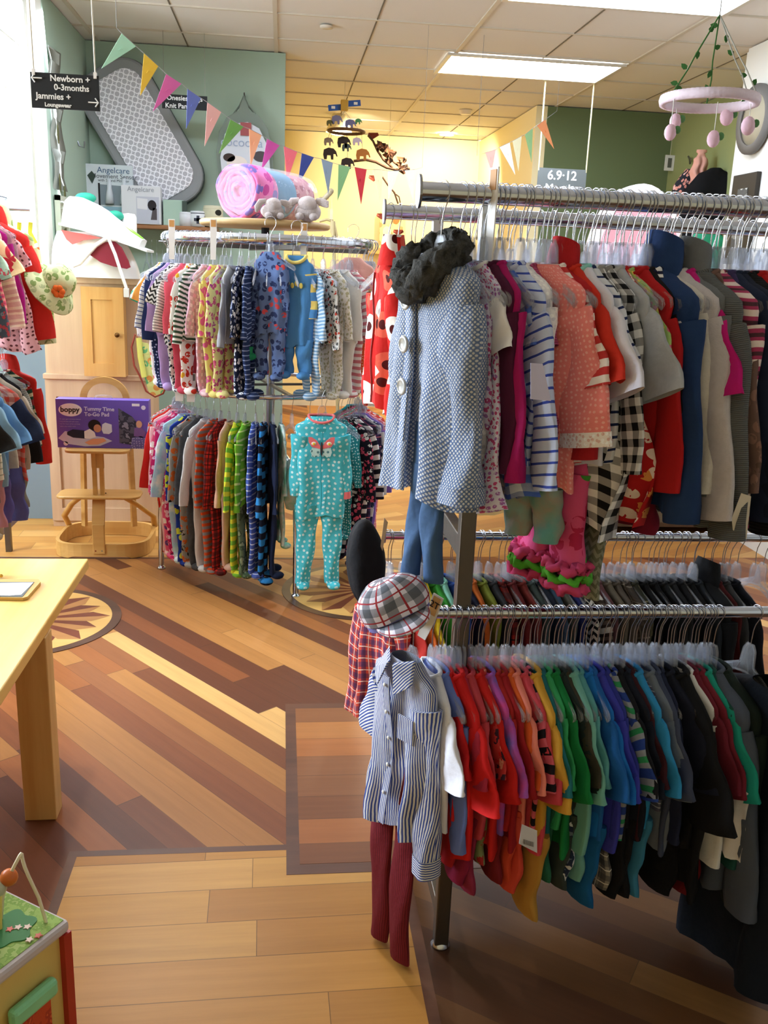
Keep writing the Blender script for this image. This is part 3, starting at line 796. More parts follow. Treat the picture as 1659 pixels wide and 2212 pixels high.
# ---- upper back rail
UB = []
cols = [('white', '#f2f2f4'), ('soft pink', '#f2c4cc'), ('white ribbed', '#ececee'), ('cream', '#f0e8d8'), ('pale lemon', '#f2ecc0'), ('hot pink', '#e0487a'), ('watermelon', '#e0405a'), ('silver grey', '#b8bac0'), ('baby blue', '#b8cce8'), ('lilac', '#c8b8dc')]
pats = ['solid', 'knit', 'heather', 'solid', 'hthin', 'dots']
names = ['', 'ribbed', 'marled', 'plain', 'thin-striped', 'dotted']
q = 0
for i in range(30):
    w_, h_ = cols[i % 10]; pk = (i // 10 + i) % 6
    UB.append(((w_ + ' ' + names[pk]).strip() + ('' if i < 10 else (' narrow' if i < 20 else ' wide')), ['tank', 'long', 'tee', 'dress', 'long'][i % 5], c(pats[pk], h_, '#ffffff')))
rack_row(UB, lambda i: (0.33 + 1.0 * i / 29, BY, UZ - .004), lambda i: math.radians(-80), .0185, 'upper back rail of the steel rack', 'upper back rail', 'hangers on the upper back rail', seed0=2)
for k in range(14):
    hanger(.0185, (0.30 + k * .06 + .02 * math.sin(k * 5), BY, UZ - .004), math.radians(-82), 'clear plastic hanger with a wire hook on the upper back rail of the steel rack', 'hangers on the upper back rail')

# ---- lower back rail
LB = [('red', 'tee', '#b83028'), ('tangerine', 'tee', '#e07030'), ('lemon yellow', 'tee', '#e8d030'), ('bright green', 'tee', '#3a9a3a'), ('mint', 'tee', '#8ad0b8'), ('denim blue', 'long', '#2f4f9c'), ('dark navy', 'long', '#181c30'),
      ('rust orange', 'long', '#b05a20'), ('moss green', 'long', '#76802f'), ('graphite', 'long', '#33363a'), ('red and black buffalo-check', 'long', ('plaid', '#a02820', '#181214', '#301010')), ('maroon', 'long', '#6a2426'), ('rusty red', 'long', '#7a2f2a'),
      ('slate green', 'long', '#3f4c4a'), ('blue black', 'long', '#202838'), ('steel blue', 'long', '#3a5068'), ('stone grey', 'long', '#58584f'), ('royal navy', 'long', '#26306a'), ('black and white zigzag', 'long', ('chevron', '#17171a', '#d8d4cc')),
      ('white and brown', 'long', ('h3', '#3a2c26', '#d8d4cc', '#6a5a50')), ('dusky rose', 'long', '#6a4448'), ('beige', 'long', '#6e6658'), ('taupe', 'long', '#5a5148'), ('mocha plaid', 'long', ('plaid', '#6a5e54', '#3a3430', '#9a8e80')), ('khaki camouflage', 'long', ('camo', '#56543f', '#2f3026', '#7c785c')),
      ('black soft', 'long', '#131316'), ('black quilted', 'long', '#17181c'), ('coal', 'long', '#1c1e22'), ('anthracite', 'long', '#26282c'), ('black denim', 'long', '#15171c'), ('black fleece', 'long', '#101114'), ('dark slate', 'long', '#262c34'),
      ('black raincoat-style', 'jacket', '#16181c'), ('oxblood', 'long', '#501a1e'), ('grey speckled', 'long', '#3e4044'), ('inky', 'long', '#191c26')]
LBI = []
for w_, k_, h_ in LB:
    LBI.append((w_, k_, c(h_[0], h_[1], h_[2], h_[3] if len(h_) > 3 else None) if isinstance(h_, tuple) else c('solid', h_)))
n3 = len(LBI)
rack_row(LBI, lambda i: (0.34 + .98 * i / (n3 - 1), BY - .03, LZ), lambda i: math.radians(-70), .0125, 'lower back rail of the steel rack', 'lower back rail', 'hangers on the lower back rail', seed0=4)
for k in range(26):
    hanger(.0125, (0.31 + k * .045 + .012 * math.sin(k * 3), BY - .03, LZ), math.radians(-74), 'clear plastic hanger with a wire hook on the lower back rail of the steel rack', 'hangers on the lower back rail')

# ============================================================ round rack
RC = Vector((-0.06, 4.87, 0)); RU, RL_, UZ2, LZ2 = 0.52, 0.495, 1.712, 0.985
t = thing('round_clothing_rack', 'round chrome two-tier clothes rack in the middle of the floor', 'clothes rack', RC)
def ringpts(r, z, n=72): return [(r * math.cos(2 * PI * i / n), r * math.sin(2 * PI * i / n), z) for i in range(n)]
up = MB(); R = []
for i in range(97):
    a = 2 * PI * i / 96
    R.append([((RU + dr) * math.cos(a), (RU + dr) * math.sin(a), UZ2 + dz) for dr, dz in ((-.004, -.022), (.004, -.022), (.005, 0), (.004, .022), (-.004, .022), (-.005, 0))])
up.rings(R); up.build('upper_ring', M_CHROME, t)
MB().tube(ringpts(RL_, LZ2), .0125, 12, closed=True).build('lower_ring', M_CHROME, t)
for k in range(4):
    a = math.radians(-73 + 90 * k) if False else math.atan2(4.3 - RC.y, 0.078 - RC.x) + PI / 2 * k
    ca, sa = math.cos(a), math.sin(a)
    MB().tube([(0.10 * ca, .10 * sa, .70), (.40 * ca, .40 * sa, .66), (.56 * ca, .56 * sa, .60), (.585 * ca, .585 * sa, .3), (.59 * ca, .59 * sa, .02)], .015, 4).build('leg', M_CHROME, t)
    MB().lathe([(0, 0), (.024, 0), (.02, .01), (.008, .02)], 16, (.59 * ca, .59 * sa, 0)).build('foot', M_CHROME, t)
    MB().bar((0, 0, LZ2), (RL_ * ca, RL_ * sa, LZ2), .02, .012).build('spoke', M_GUN, t)
    MB().bar((0, 0, UZ2 - .03), (RU * ca, RU * sa, UZ2 - .03), .02, .02).build('spoke', M_GUN, t)
MB().tube([(0, 0, .60), (0, 0, UZ2 + .03)], .022, 14).build('centre_post', M_STEEL, t)
def ring_pos(r, z, phi): return (RC.x + r * math.cos(phi), RC.y + r * math.sin(phi), z)
UR = [
 ('green and white striped', 'tee', c('hstripe', '#dfe8e4', '#1f8a6a', None, 1.1)), ('white', 'onesie', c('solid', '#f2f2f2')), ('white printed', 'long', c('print', '#f4f2f2', '#c8b8c0', '#e8a0b0', .8)),
 ('white strawberry', 'sleeper', c('dots', '#f6eeee', '#d84a70', None, 1.1)), ('orange', 'onesie', c('solid', '#eca24c')), ('blue striped', 'sleeper', c('hthin', '#e8ecf2', '#3a5290', None, .6), None, c('dots', '#1c2848', '#aab4d0', None, .5)),
 ('navy quilted', 'long', c('solid', '#26365f')), ('lilac', 'sleeper', c('solid', '#b89ad4')), ('zebra print', 'onesie', c('chevron', '#f0f0f0', '#303030')), ('black pinstriped', 'sleeper', c('hthin', '#eceaea', '#3a3a44', None, .4), None, c('print', '#e8ecf0', '#16202e', '#4a6a90', .5)),
 ('coral', 'sleeper', c('solid', '#e4627a'), None, c('solid', '#c84a60')), ('white truck print', 'sleeper', c('print', '#f6f6f4', '#c83a2c', '#e8b83a', 1.1)), ('dark green striped', 'long', c('hstripe', '#e6e8e2', '#34503c', None, .7)),
 ('pink checked', 'sleeper', c('gingham', '#f6d8e2', '#e8a8c0')), ('yellow monkey print', 'sleeper', c('print', '#ece48a', '#e06aa0', '#c05a90', 1.3)), ('pale yellow printed', 'sleeper', c('print', '#eee8a0', '#d85a8a', '#b8489a', .8)),
 ('grey and teal raglan', 'long', c('heather', '#a0a4ac', '#c0c4cc'), c('solid', '#9a9ea8')), ('navy rabbit print', 'sleeper', c('print', '#16203c', '#e8ecf4', '#8a94b8', .7)), ('navy striped', 'sleeper', c('hthin', '#24355e', '#8a9ac0', None, .7)),
 ('powder blue striped', 'sleeper', c('hstripe', '#cfe2f2', '#7aa8d0', None, .5)), ('grey patterned', 'long', c('print', '#d6d6d2', '#404040', '#c04030', .6)), ('white speckled', 'sleeper', c('print', '#eeeeea', '#b8b89a', '#c8c0a0', .5)),
 ('white', 'sleeper', c('solid', '#f0efee')), ('pink and white striped', 'sleeper', c('hstripe', '#f2eaea', '#d8808c', None, 1.0)), ('pink grid', 'long', c('print', '#f4d0c0', '#c08ab0', '#e0a060', .6), None, None), ('magenta', 'sleeper', c('solid', '#cf5aa0'), None, c('solid', '#8a4a90')),
 ('rose', 'long', c('solid', '#e88aa0')), ('pale pink', 'sleeper', c('solid', '#f2b8b4'), None, c('dots', '#f0602c', '#f8c0a0', None, .5), 1.05), ('lime trimmed', 'onesie', c('solid', '#c0d860')), ('red', 'long', c('solid', '#c02c34')),
 ('navy starry', 'onesie', c('dots', '#202a48', '#e0e4f0', None, .6)), ('aqua', 'sleeper', c('solid', '#7ac8c4')), ('peach', 'onesie', c('solid', '#f0b890')),
]
nu = len(UR)
def uphi(i):
    return math.radians(176 + 86 * i / 18.5 if i < 19 else 292 + 6.3 * (i - 19))
rack_row(UR, lambda i: ring_pos(RU, UZ2, uphi(i)), lambda i: uphi(i) + (PI if i < 19 else 0), .024, 'upper ring of the round rack', 'upper ring', 'hangers on the upper ring', seed0=6, sc=1.06, jit=4)
for k in range(30):
    a = math.radians(170 + 220 * k / 29.0 + 2.5 * math.sin(k * 7))
    hanger(.024, ring_pos(RU, UZ2, a), a, 'clear plastic hanger with a wire hook on the upper ring of the round rack', 'hangers on the upper ring')
LR = [
 ('blush pink', 'jammies', c('solid', '#f0c4cc'), None, None, .85), ('red snowflake', 'jammies', c('dots', '#b8242c', '#f0d8d8', None, .6)), ('grey dinosaur', 'jammies', c('print', '#a8aaac', '#d8602c', '#404448', 1.0)), ('plain red', 'jammies', c('solid', '#cc2a24')),
 ('pale pink', 'jammies', c('solid', '#f2c2c6')), ('pink cloud print', 'jammies', c('print', '#e86a94', '#ffffff', '#6a4a8a', 1.3)), ('hot pink', 'jammies', c('print', '#c82466', '#f0c0d8', '#602040', .9)), ('pastel tie-dyed', 'jammies', c('tiedye', '#c8b8ec', '#a8d4f0', '#eef0f8')),
 ('royal blue tennis print', 'jammies', c('print', '#1c3aa0', '#c8d840', '#d8e860', 1.4)), ('grey sports-ball', 'jammies', c('print', '#9c9e9e', '#d06a30', '#202020', 1.2)), ('black and grey', 'jammies', c('heather', '#303236', '#5a5c60')), ('white and grey', 'jammies', c('solid', '#d4d6dc')),
 ('orange and grey striped', 'jammies', c('hstripe', '#8c8e94', '#d8582c', None, 1.0)), ('red tartan', 'jammies', c('plaid', '#c02c24', '#201c20', '#101010', 1.0)), ('brown cuffed beige', 'jammies', c('heather', '#cfa494', '#e0bcac'), c('heather', '#cba088', '#dab49c'), None, .96), ('yellow and green striped', 'jammies', c('hstripe', '#e0e040', '#7cc040', None, 1.5)),
 ('lime green', 'jammies', c('hthin', '#7cc83a', '#d8ec90', None, 1.6), None, c('camo', '#6a8060', '#4a6048', '#90a080', .7)), ('blue white-striped', 'jammies', c('hthin', '#4a62b8', '#cdd8f0', None, .9)), ('navy wide-striped', 'jammies', c('hstripe', '#141a2e', '#2f86cf', None, 2.2), None, None, 1.04),
 ('dark navy', 'jammies', c('solid', '#1a2440')), ('mint camouflage', 'jammies', c('tiedye', '#6accb0', '#e8f0ee', '#88d8c0'), None, None, .80), ('teal starry', 'jammies', c('dots', '#2a8a90', '#d8f0f0', None, .6), None, None, .8), ('black floral', 'jammies', c('print', '#1c1a28', '#e85a7a', '#f0f0f0', .8)),
 ('blue and black striped', 'jammies', c('hstripe', '#e8e8ec', '#1c2030', None, 1.6)), ('plum plaid', 'jammies', c('plaid', '#4a3a6a', '#201c30', '#e07a8a')), ('grey moon print', 'jammies', c('print', '#d0d4dc', '#203050', '#a0a8b8', 1.2)), ('purple', 'jammies', c('solid', '#8468c0')), ('pink dotted', 'jammies', c('dots', '#e88a98', '#f8d8dc', None, .6)),
 ('red and white striped', 'jammies', c('hthin', '#d0402e', '#f0d8cc', None, .9)), ('red heart', 'jammies', c('dots', '#d83a3a', '#ffffff', None, 1.0)), ('green gingham', 'jammies', c('gingham', '#e0f0e0', '#3a9a5c')), ('raspberry', 'jammies', c('solid', '#c83a70')), ('black tartan', 'jammies', c('plaid', '#303030', '#901c20', '#101010')), ('turquoise trimmed', 'jammies', c('solid', '#2aa0a8')),
]
nl = len(LR)
def lphi(i):
    return math.radians(178 + 4.95 * i if i < 21 else 317 + 5.4 * (i - 21))
rack_row(LR, lambda i: ring_pos(RL_, LZ2, lphi(i)), lambda i: lphi(i) + (PI if i < 21 else 0), .0125, 'lower ring of the round rack', 'lower ring', 'hangers on the lower ring', seed0=8, sc=1.0, jit=5)
for k in range(20):
    a = math.radians(180 + 196 * k / 19.0)
    hanger(.0125, ring_pos(RL_, LZ2, a), a + math.radians(8), 'clear plastic hanger with a wire hook on the lower ring of the round rack', 'hangers on the lower ring')
# ============================================================ special garments
def px_root(name, label, cat, u, v, Y, theta, group=None):
    p = atY(u, v, Y); return thing(name, label, cat, p, theta, group), p
def mesh_part(root, name, mb, mat, label=None):
    return mb.build(name, mat, root, label=label)
def noisy(mb, amp, sc, off=0.0):
    mb.v = [tuple(Vector(p) + noise.noise_vector(Vector(p) * sc + Vector((off, 0, 0))) * amp) for p in mb.v]; return mb
def hang_on(rr, x, y, z, theta, where, grp): hanger(rr, (x, y, z), theta, 'clear plastic hanger with a wire hook on the ' + where, grp)

# ---- the tweed coat with a fur collar at the end of the upper front rail
M_TW = c('tweed', '#48669a', '#d4d6d6', '#8c9294')
HX = atY(958, 420, FY).x
th0 = math.radians(-66)
hang_on(.0185, HX, FY, UZ, th0, 'upper front rail of the steel rack', 'hangers on the upper front rail')
t = thing('tweed_coat', 'blue and grey tweed coat with black fur collar at the upper rail end', 'coat', (HX, FY, UZ + NECK + .012), th0)
mesh_part(t, 'coat_body', torso_mesh(.128, .122, .150, .475, .042, .016, 3, nr=30, nc=44, nk=2.0), M_TW)
slv_ = sleeve_mesh(1, .125, .34, .060, .052, .22, .036, 2, 22, 18, fwd_=.05)
mesh_part(t, 'sleeve', sleeve_mesh(1, .125, .34, .060, .052, .22, .036, 2, 22, 18, fwd_=.05), M_TW)
mesh_part(t, 'sleeve', sleeve_mesh(-1, .125, .33, .056, .046, .16, .030, 3, 22, 18), M_TW)
fur = MB(); pts = []
for i in range(64):
    a = 2 * PI * i / 64; pts.append((math.cos(a) * .060, -math.sin(a) * .046 - .014, .0 - .055 * max(0, math.sin(a)) ** 2 + .035 * max(0, -math.sin(a))))
fur.tube(pts, [.028 + .006 * math.sin(2 * PI * i / 64) for i in range(64)], 24, closed=True); noisy(fur, .010, 45); noisy(fur, .009, 130, 5); noisy(fur, .005, 260, 9)
mesh_part(t, 'fur_collar', fur, c('fur', '#6c6c68', '#2a2a2a'))
pl = MB(); pl.rings([[(x, -.047 - .006 * math.sin(z * 9), z) for x in (-.052, -.018)] + [(x, -.043 - .006 * math.sin(z * 9), z) for x in (-.018, -.052)] for z in [-.05 - .42 * i / 14 for i in range(15)]], cap0=True, cap1=True)
mesh_part(t, 'placket', pl, M_TW)
for k, z in enumerate((-.085, -.170, -.255)):
    b = MB(); R = Matrix.Rotation(PI / 2, 3, 'X'); b.lathe([(0, -.003), (.017, -.003), (.018, 0), (.013, .003), (.012, .0015), (0, .0015)], 20)
    b.v = [tuple(R @ Vector(p) + Vector((-.034, -.056, z))) for p in b.v]
    mesh_part(t, 'button', b, plain('#b4b6b4', .2, spec=.8))
mesh_part(t, 'pocket_welt', MB().tube([(.010, -.066, -.25), (.004, -.068, -.36)], .004, 6), M_TW)
mesh_part(t, 'cuff', end_band(slv_, .035, 1.06), M_TW)

def trousers(name, label, x, y, ztop, L, theta, mat, r0=.05, r1=.036, w=.10, th=.02, seed=0, cuffmat=None, cuffs=0, foot=False, cut=0.0):
    t = thing(name, label, 'trousers', (x, y, ztop), theta)
    mb = MB(); R = []
    for i in range(6):
        s = i / 5; R.append([(math.cos(a) * w * (1 + .12 * s), math.sin(a) * th * (1 + .2 * s), -.10 * s) for a in [2 * PI * j / 24 for j in range(24)]])
    mb.rings(R, cap0=True); mesh_part(t, 'waist', mb, mat)
    for s in (-1, 1):
        mesh_part(t, 'trouser_leg', leg_mesh(s, w, -.085, L - .085 + (cut if s < 0 else 0), r0, r1, foot, th * 1.2, seed, 16, 22, spread=.01), mat)
        for k in range(cuffs):
            zc = -L + .012 + .022 * k - (cut if s < 0 else 0)
            f = MB(); f.tube([(s * (w * .5 + .01) + math.cos(a) * (r1 * 1.12 + .006 * math.sin(a * 9 + k)), math.sin(a) * (th * 1.7 + .006 * math.cos(a * 8)), zc + .006 * math.sin(a * 7 + k * 2)) for a in [2 * PI * i / 40 for i in range(40)]], .010, 7, closed=True)
            mesh_part(t, 'ruffle', noisy(noisy(f, .008, 60), .005, 140), cuffmat[k % len(cuffmat)])
    return t
trousers('jeans', 'small faded blue jeans hanging out below the tweed coat', HX - .005, FY - .02, 1.30, .33, math.radians(-60), c('denim', '#4f6d92', '#34507a'), .036, .024, .045, .016)
p = atY(1225, 1060, 1.72)
trousers('ruffled_trousers', 'pink floral trousers with pink and green ruffles below the gingham dress', .575, FY - .02, 1.30, .34, math.radians(-64), c('print', '#e0588e', '#c02a5a', '#4a9a40', 1.6), .055, .046, .085, .02, 1, [c('solid', '#d0487a'), c('solid', '#5ab83c'), c('solid', '#d0487a')], 3, cut=.0)
trousers('leggings', 'grey green chevron leggings hanging right of the pink ruffled trousers', .655, FY - .03, 1.27, .33, math.radians(-80), c('chevron', '#6a6c58', '#8c8e7c'), .04, .026, .05, .014, 2)
trousers('leggings', 'mint and grey leggings below the coral dotted sweater', .520, FY - .05, 1.27, .20, math.radians(-50), c('tiedye', '#6aa8a4', '#a09c90', '#8ab8b4'), .044, .03, .06, .018, 3)
trousers('leggings', 'maroon leggings showing below the red bird print dress', .745, FY - .03, 1.28, .19, math.radians(-76), c('solid', '#7a1634'), .045, .034, .06, .018, 1)
trousers('leggings', 'deep pink leggings below the ribbed charcoal sweater', .885, FY - .03, 1.28, .17, math.radians(-74), c('solid', '#b0184c'), .05, .038, .06, .018, 2)

# ---- coral swiss-dot top with wide lace-edged sleeves
CX_ = ufx(10) - .004
MCo = c('dots', '#f48c88', '#fbb4ae', None, .32); MLa = c('print', '#f4ece6', '#e0b8b0', '#ffffff', .25)
t = thing('coral_top', 'coral dotted top with lace-edged wide sleeves on the upper front rail', 'top', (CX_, FY - .02, UZ + NECK), math.radians(-62))
mesh_part(t, 'top_body', torso_mesh(.125, .12, .135, .43, .022, .012, 2, nr=26, nc=34), MCo)
for s_ in (-1, 1):
    sl_ = sleeve_mesh(s_, .125, .225, .052, .075, .42, .018, 1, 22, 14)
    mesh_part(t, 'sleeve', sl_, MCo); mesh_part(t, 'lace_edge', end_band(sl_, .028, 1.04, .06, 11), MLa)
# ---- red poppy jacket at the end of the upper back rail
PX = atY(826, 470, BY).x
hang_on(.0185, PX + .02, BY, UZ - .004, math.radians(-66), 'upper back rail of the steel rack', 'hangers on the upper back rail')
t = thing('poppy_print_jacket', 'red jacket with big white and black poppies at the back rail end', 'jacket', (PX + .02, BY, UZ + NECK - .004), math.radians(-78)); t.scale = (.82, 1, .92)
MP = c('floral', '#cf2420', '#f4efe8', '#e8604a', 2.6)
mesh_part(t, 'jacket_body', torso_mesh(.12, .115, .12, .40, .030, .014, 1, nr=26, nc=36), MP)
mesh_part(t, 'sleeve', sleeve_mesh(1, .12, .33, .05, .034, .28, .026, 1, 18, 16), MP)
mesh_part(t, 'sleeve', sleeve_mesh(-1, .12, .33, .05, .034, .2, .026, 2, 18, 16), MP)
hd = MB(); hd.rings([[(math.cos(a) * .062 * (1 - .55 * s), .012 + .040 * math.sin(a) * (1 - .3 * s), .0 + .085 * s) for a in [2 * PI * j / 20 for j in range(20)]] for s in [i / 7 for i in range(8)]], cap1=True)
mesh_part(t, 'hood', hd, MP)
mesh_part(t, 'zip', MB().tube([(0.0, -.036 - .003 * math.sin(i), -.02 - .37 * i / 12) for i in range(13)], .0032, 6), plain('#8c1a18'))

# ---- striped shirt at the end of the lower front rail, burgundy trousers below it
SX = atY(885, 1322, FY).x
th1 = math.radians(-60)
hang_on(.0125, SX + .01, FY, LZ, th1, 'lower front rail of the steel rack', 'hangers on the lower front rail')
MS = c('vstripe', '#d8d9d6', '#3c4f96', None, .20); MSh = c('hstripe', '#d8d9d6', '#3c4f96', None, .20)
t = thing('striped_shirt', 'blue and white pinstriped button shirt at the lower front rail end', 'shirt', (SX - .005, FY - .015, LZ + NECK + .030), th1); t.scale = (.90, .95, .95)
mesh_part(t, 'shirt_body', torso_mesh(.118, .122, .140, .425, .030, .020, 2, nr=30, nc=44, nk=2.8, neck=.046), MS)
slv_ = sleeve_mesh(1, .118, .36, .052, .034, .20, .026, 1, 20, 18, fwd_=.04)
mesh_part(t, 'sleeve', slv_, c('vstripe', '#d8d9d6', '#3c4f96', None, .24, .12))
mesh_part(t, 'sleeve', sleeve_mesh(-1, .118, .15, .055, .060, .45, .020, 2, 20, 14), c('vstripe', '#d8d9d6', '#3c4f96', None, .24, -.7))
mesh_part(t, 'cuff', end_band(slv_, .045, 1.08), MSh)
for sg in (-1, 1):
    cl = MB(); cl.add([(sg * .008, -.040, .006), (sg * .052, -.012, .020), (sg * .072, -.034, -.030), (sg * .034, -.052, -.058), (sg * .010, -.047, .002), (sg * .050, -.018, .016), (sg * .068, -.040, -.032), (sg * .034, -.058, -.060)],
           [(0, 1, 2, 3), (4, 5, 6, 7), (0, 1, 5, 4), (1, 2, 6, 5), (2, 3, 7, 6), (3, 0, 4, 7)])
    mesh_part(t, 'collar', cl, c('vstripe', '#e0e0dc', '#3c4f96', None, .20, .6 * sg))
pl = MB(); pl.rings([[(x - .006, y_ - .010 * math.sin(-z * 16 + 1), z) for x, y_ in ((-.012, -.042), (.012, -.042), (.012, -.038), (-.012, -.038))] for z in [-.03 - .38 * i / 18 for i in range(19)]], cap0=True, cap1=True, smooth=False)
mesh_part(t, 'placket', pl, MS)
for k in range(5):
    mesh_part(t, 'button', MB().ball((-.006, -.046 - .010 * math.sin((.05 + .07 * k) * 16 + 1), -.05 - .07 * k), (.005, .0025, .005), 10), plain('#e8e8e4', .3))
pk = MB().rings([[(x, y_ - .003, z) for x, y_ in ((.035, -.040), (.085, -.034), (.085, -.030), (.035, -.036))] for z in (-.11, -.17)], cap0=True, cap1=True, smooth=False)
mesh_part(t, 'chest_pocket', pk, MS)
trousers('corduroy_trousers', 'burgundy corduroy trousers hanging below the pinstriped shirt to the floor', SX - .012, FY + .0, .53, .51, math.radians(-62), c('vstripe', '#7a222e', '#641a24', None, .2), .044, .034, .075, .012, 2)

# ---- red plaid shirt and black cap at the end of the lower back rail
QX = atY(800, 1180, BY - .03).x
hang_on(.0125, QX + .05, BY - .03, LZ, math.radians(-60), 'lower back rail of the steel rack', 'hangers on the lower back rail')
t = thing('plaid_shirt', 'red and navy plaid shirt hanging behind the plaid cap', 'shirt', (QX + .035, BY - .06, LZ + NECK), math.radians(-50)); t.scale = (.92, 1.0, 1.15)
MR = c('plaid', '#d8503c', '#33315c', '#f0d0c0', .62)
mesh_part(t, 'shirt_body', torso_mesh(.105, .105, .112, .36, .024, .014, 1, nr=24, nc=34), MR)
mesh_part(t, 'sleeve', sleeve_mesh(1, .105, .28, .046, .03, .3, .02, 1), MR)
mesh_part(t, 'sleeve', sleeve_mesh(-1, .105, .29, .048, .032, .2, .02, 3), MR)
trousers('black_trousers', 'black trousers hanging below the red plaid shirt', QX + .05, BY - .05, .56, .24, math.radians(-50), c('solid', '#16171c'), .042, .034, .08, .018, 1)
def cap_mb(rx, ry, h, seed=0, n=28, m_=10, puff=.0):
    mb = MB(); R = []
    for i in range(m_ + 1):
        a = PI / 2 * i / m_
        rr_ = math.cos(a) ** .8 if i < m_ else .001
        R.append([((rx * rr_ * (1 + puff * math.sin(a * 2))) * math.cos(2 * PI * j / n), ry * rr_ * (1 + puff * math.sin(a * 2)) * math.sin(2 * PI * j / n), h * math.sin(a)) for j in range(n)])
    mb.rings(R); return noisy(mb, .006, 18, seed)
def brim_mb(rx, w, th=.004, n=18, a0=200, a1=340):
    mb = MB(); A = []; B = []
    top = []
    for i in range(n + 1):
        a = math.radians(a0 + (a1 - a0) * i / n); s = math.sin(PI * i / n)
        inner = (math.cos(a) * rx * .97, math.sin(a) * rx * .97, 0); outer = (math.cos(a) * (rx + w * s * .5), math.sin(a) * rx - w * s, -.016 * s)
        top.append([inner, outer, (outer[0], outer[1], outer[2] - th), (inner[0], inner[1], inner[2] - th)])
    return mb.rings(top, cap0=True, cap1=True)
# cap worn over the rail end: crown bulges to the left and up
cp = atY(858, 1322, FY - .06)
t = thing('flat_cap', 'white, black and red plaid flat cap hung over the lower front rail end', 'cap', cp, math.radians(20))
t.rotation_euler = (math.radians(-10), math.radians(-24), math.radians(10))
MC = c('plaid', '#e0dcea', '#2c3a44', '#9c3038', .85)
mesh_part(t, 'crown', cap_mb(.076, .062, .080, 1, puff=.12), MC)
mesh_part(t, 'brim', brim_mb(.062, .05), MC)
b = MB(); b.lathe([(.070, -.012), (.072, 0.0), (.070, .006)], 28, cap=False); b.v = [(x, y * .83, z) for x, y, z in b.v]
mesh_part(t, 'inner_band', b, c('solid', '#7c7cc0'))
kp = atY(790, 1216, BY - .12)
t = thing('slouchy_cap', 'slouchy plain black cap hanging at the lower back rail end', 'cap', kp, 0)
t.rotation_euler = (math.radians(75), 0, math.radians(14))
k_ = cap_mb(.050, .118, .050, 3, puff=.1); mesh_part(t, 'crown', k_, c('solid', '#14151a'))
k2 = MB(); k2.lathe([(.052, -.020), (.054, -.010), (.050, .002)], 28, cap=False); k2.v = [(x * .95, y * 2.2, z) for x, y, z in k2.v]
mesh_part(t, 'hat_band', k2, c('solid', '#1c1d22'))

# ---- long dark coat and white-cuffed shirt near the right edge
t = thing('long_coat', 'long dark navy coat at the far right of the lower front rail', 'coat', (1.08, FY - .10, LZ + NECK), math.radians(-80))
mesh_part(t, 'coat_body', torso_mesh(.15, .15, .17, .70, .045, .022, 2, nr=30, nc=40, nk=2.2), c('solid', '#141c28'))
mesh_part(t, 'sleeve', sleeve_mesh(1, .17, .40, .065, .05, .24, .04, 1, 18, 16), c('solid', '#182430'))
mesh_part(t, 'sleeve', sleeve_mesh(-1, .17, .40, .065, .05, .2, .04, 2, 18, 16), c('solid', '#182430'))
hang_on(.0125, 1.08, FY, LZ, math.radians(-72), 'lower front rail of the steel rack', 'hangers on the lower front rail')
t = thing('white_shirt_tail', 'white snap-cuffed shirt tail hanging below the large black polo', 'shirt', (.985, FY - .16, .60), math.radians(-70))
mesh_part(t, 'shirt_body', torso_mesh(.045, .05, .052, .22, .014, .008, 1, straps=True), c('solid', '#d8d4d2'))
mesh_part(t, 'snap', MB().ball((.0, -.026, -.235), (.006, .003, .006), 10), metal('#5a5a60', .3))

# ---- turquoise footed pyjamas with a butterfly, hung facing out on the round rack
tp = atY(694, 902, 4.24)
t = thing('butterfly_pyjamas', 'turquoise dotted footed pyjamas with a butterfly facing the room', 'pyjamas', tp, math.radians(2))
MT = c('dots', '#4fc6d6', '#d8f6f6', None, .8); MPK = c('solid', '#ee7c80')
mesh_part(t, 'pyjama_body', torso_mesh(.125, .110, .118, .48, .030, .010, 1, nr=30, nc=40, nk=1.8, neck=.058), MT)
slv_ = sleeve_mesh(1, .125, .27, .050, .036, .16, .026, 1, 20, 16)
mesh_part(t, 'sleeve', slv_, MT)
mesh_part(t, 'sleeve', sleeve_mesh(-1, .125, .29, .050, .036, .12, .026, 2, 20, 16), MT)
for s in (-1, 1):
    mesh_part(t, 'trouser_leg', leg_mesh(s, .118, -.42, .40, .062, .034, True, .026, 1 + s, 18, 24, spread=.012), MT)
mesh_part(t, 'cuff', end_band(slv_, .035, 1.0), MPK)
mesh_part(t, 'neckband', MB().tube([(math.cos(a) * .060, -math.sin(a) * .028 - (.004 if math.sin(a) > 0 else 0), .010 - .030 * max(0, math.sin(a))) for a in [2 * PI * i / 24 for i in range(24)]], .006, 8, closed=True), MPK)
mesh_part(t, 'zip', MB().tube([(.002 + .003 * math.sin(i * .7), -.042 - .004 * math.sin(i), -.035 - .62 * i / 20) for i in range(14)], .0022, 6), c('solid', '#2f9aa4'))
zg = MB().rings([[(x, -.043, z) for x, z in ((-.022, -.044), (.022, -.044), (.018, -.060), (-.018, -.060))], [(x, -.048, z) for x, z in ((-.022, -.044), (.022, -.044), (.018, -.060), (-.018, -.060))]], cap0=True, cap1=True, smooth=False)
mesh_part(t, 'zip_guard', zg, c('solid', '#3aaab4'))
FR = ((0, -.048, -.135), (1, 0, 0), (0, 0, 1))
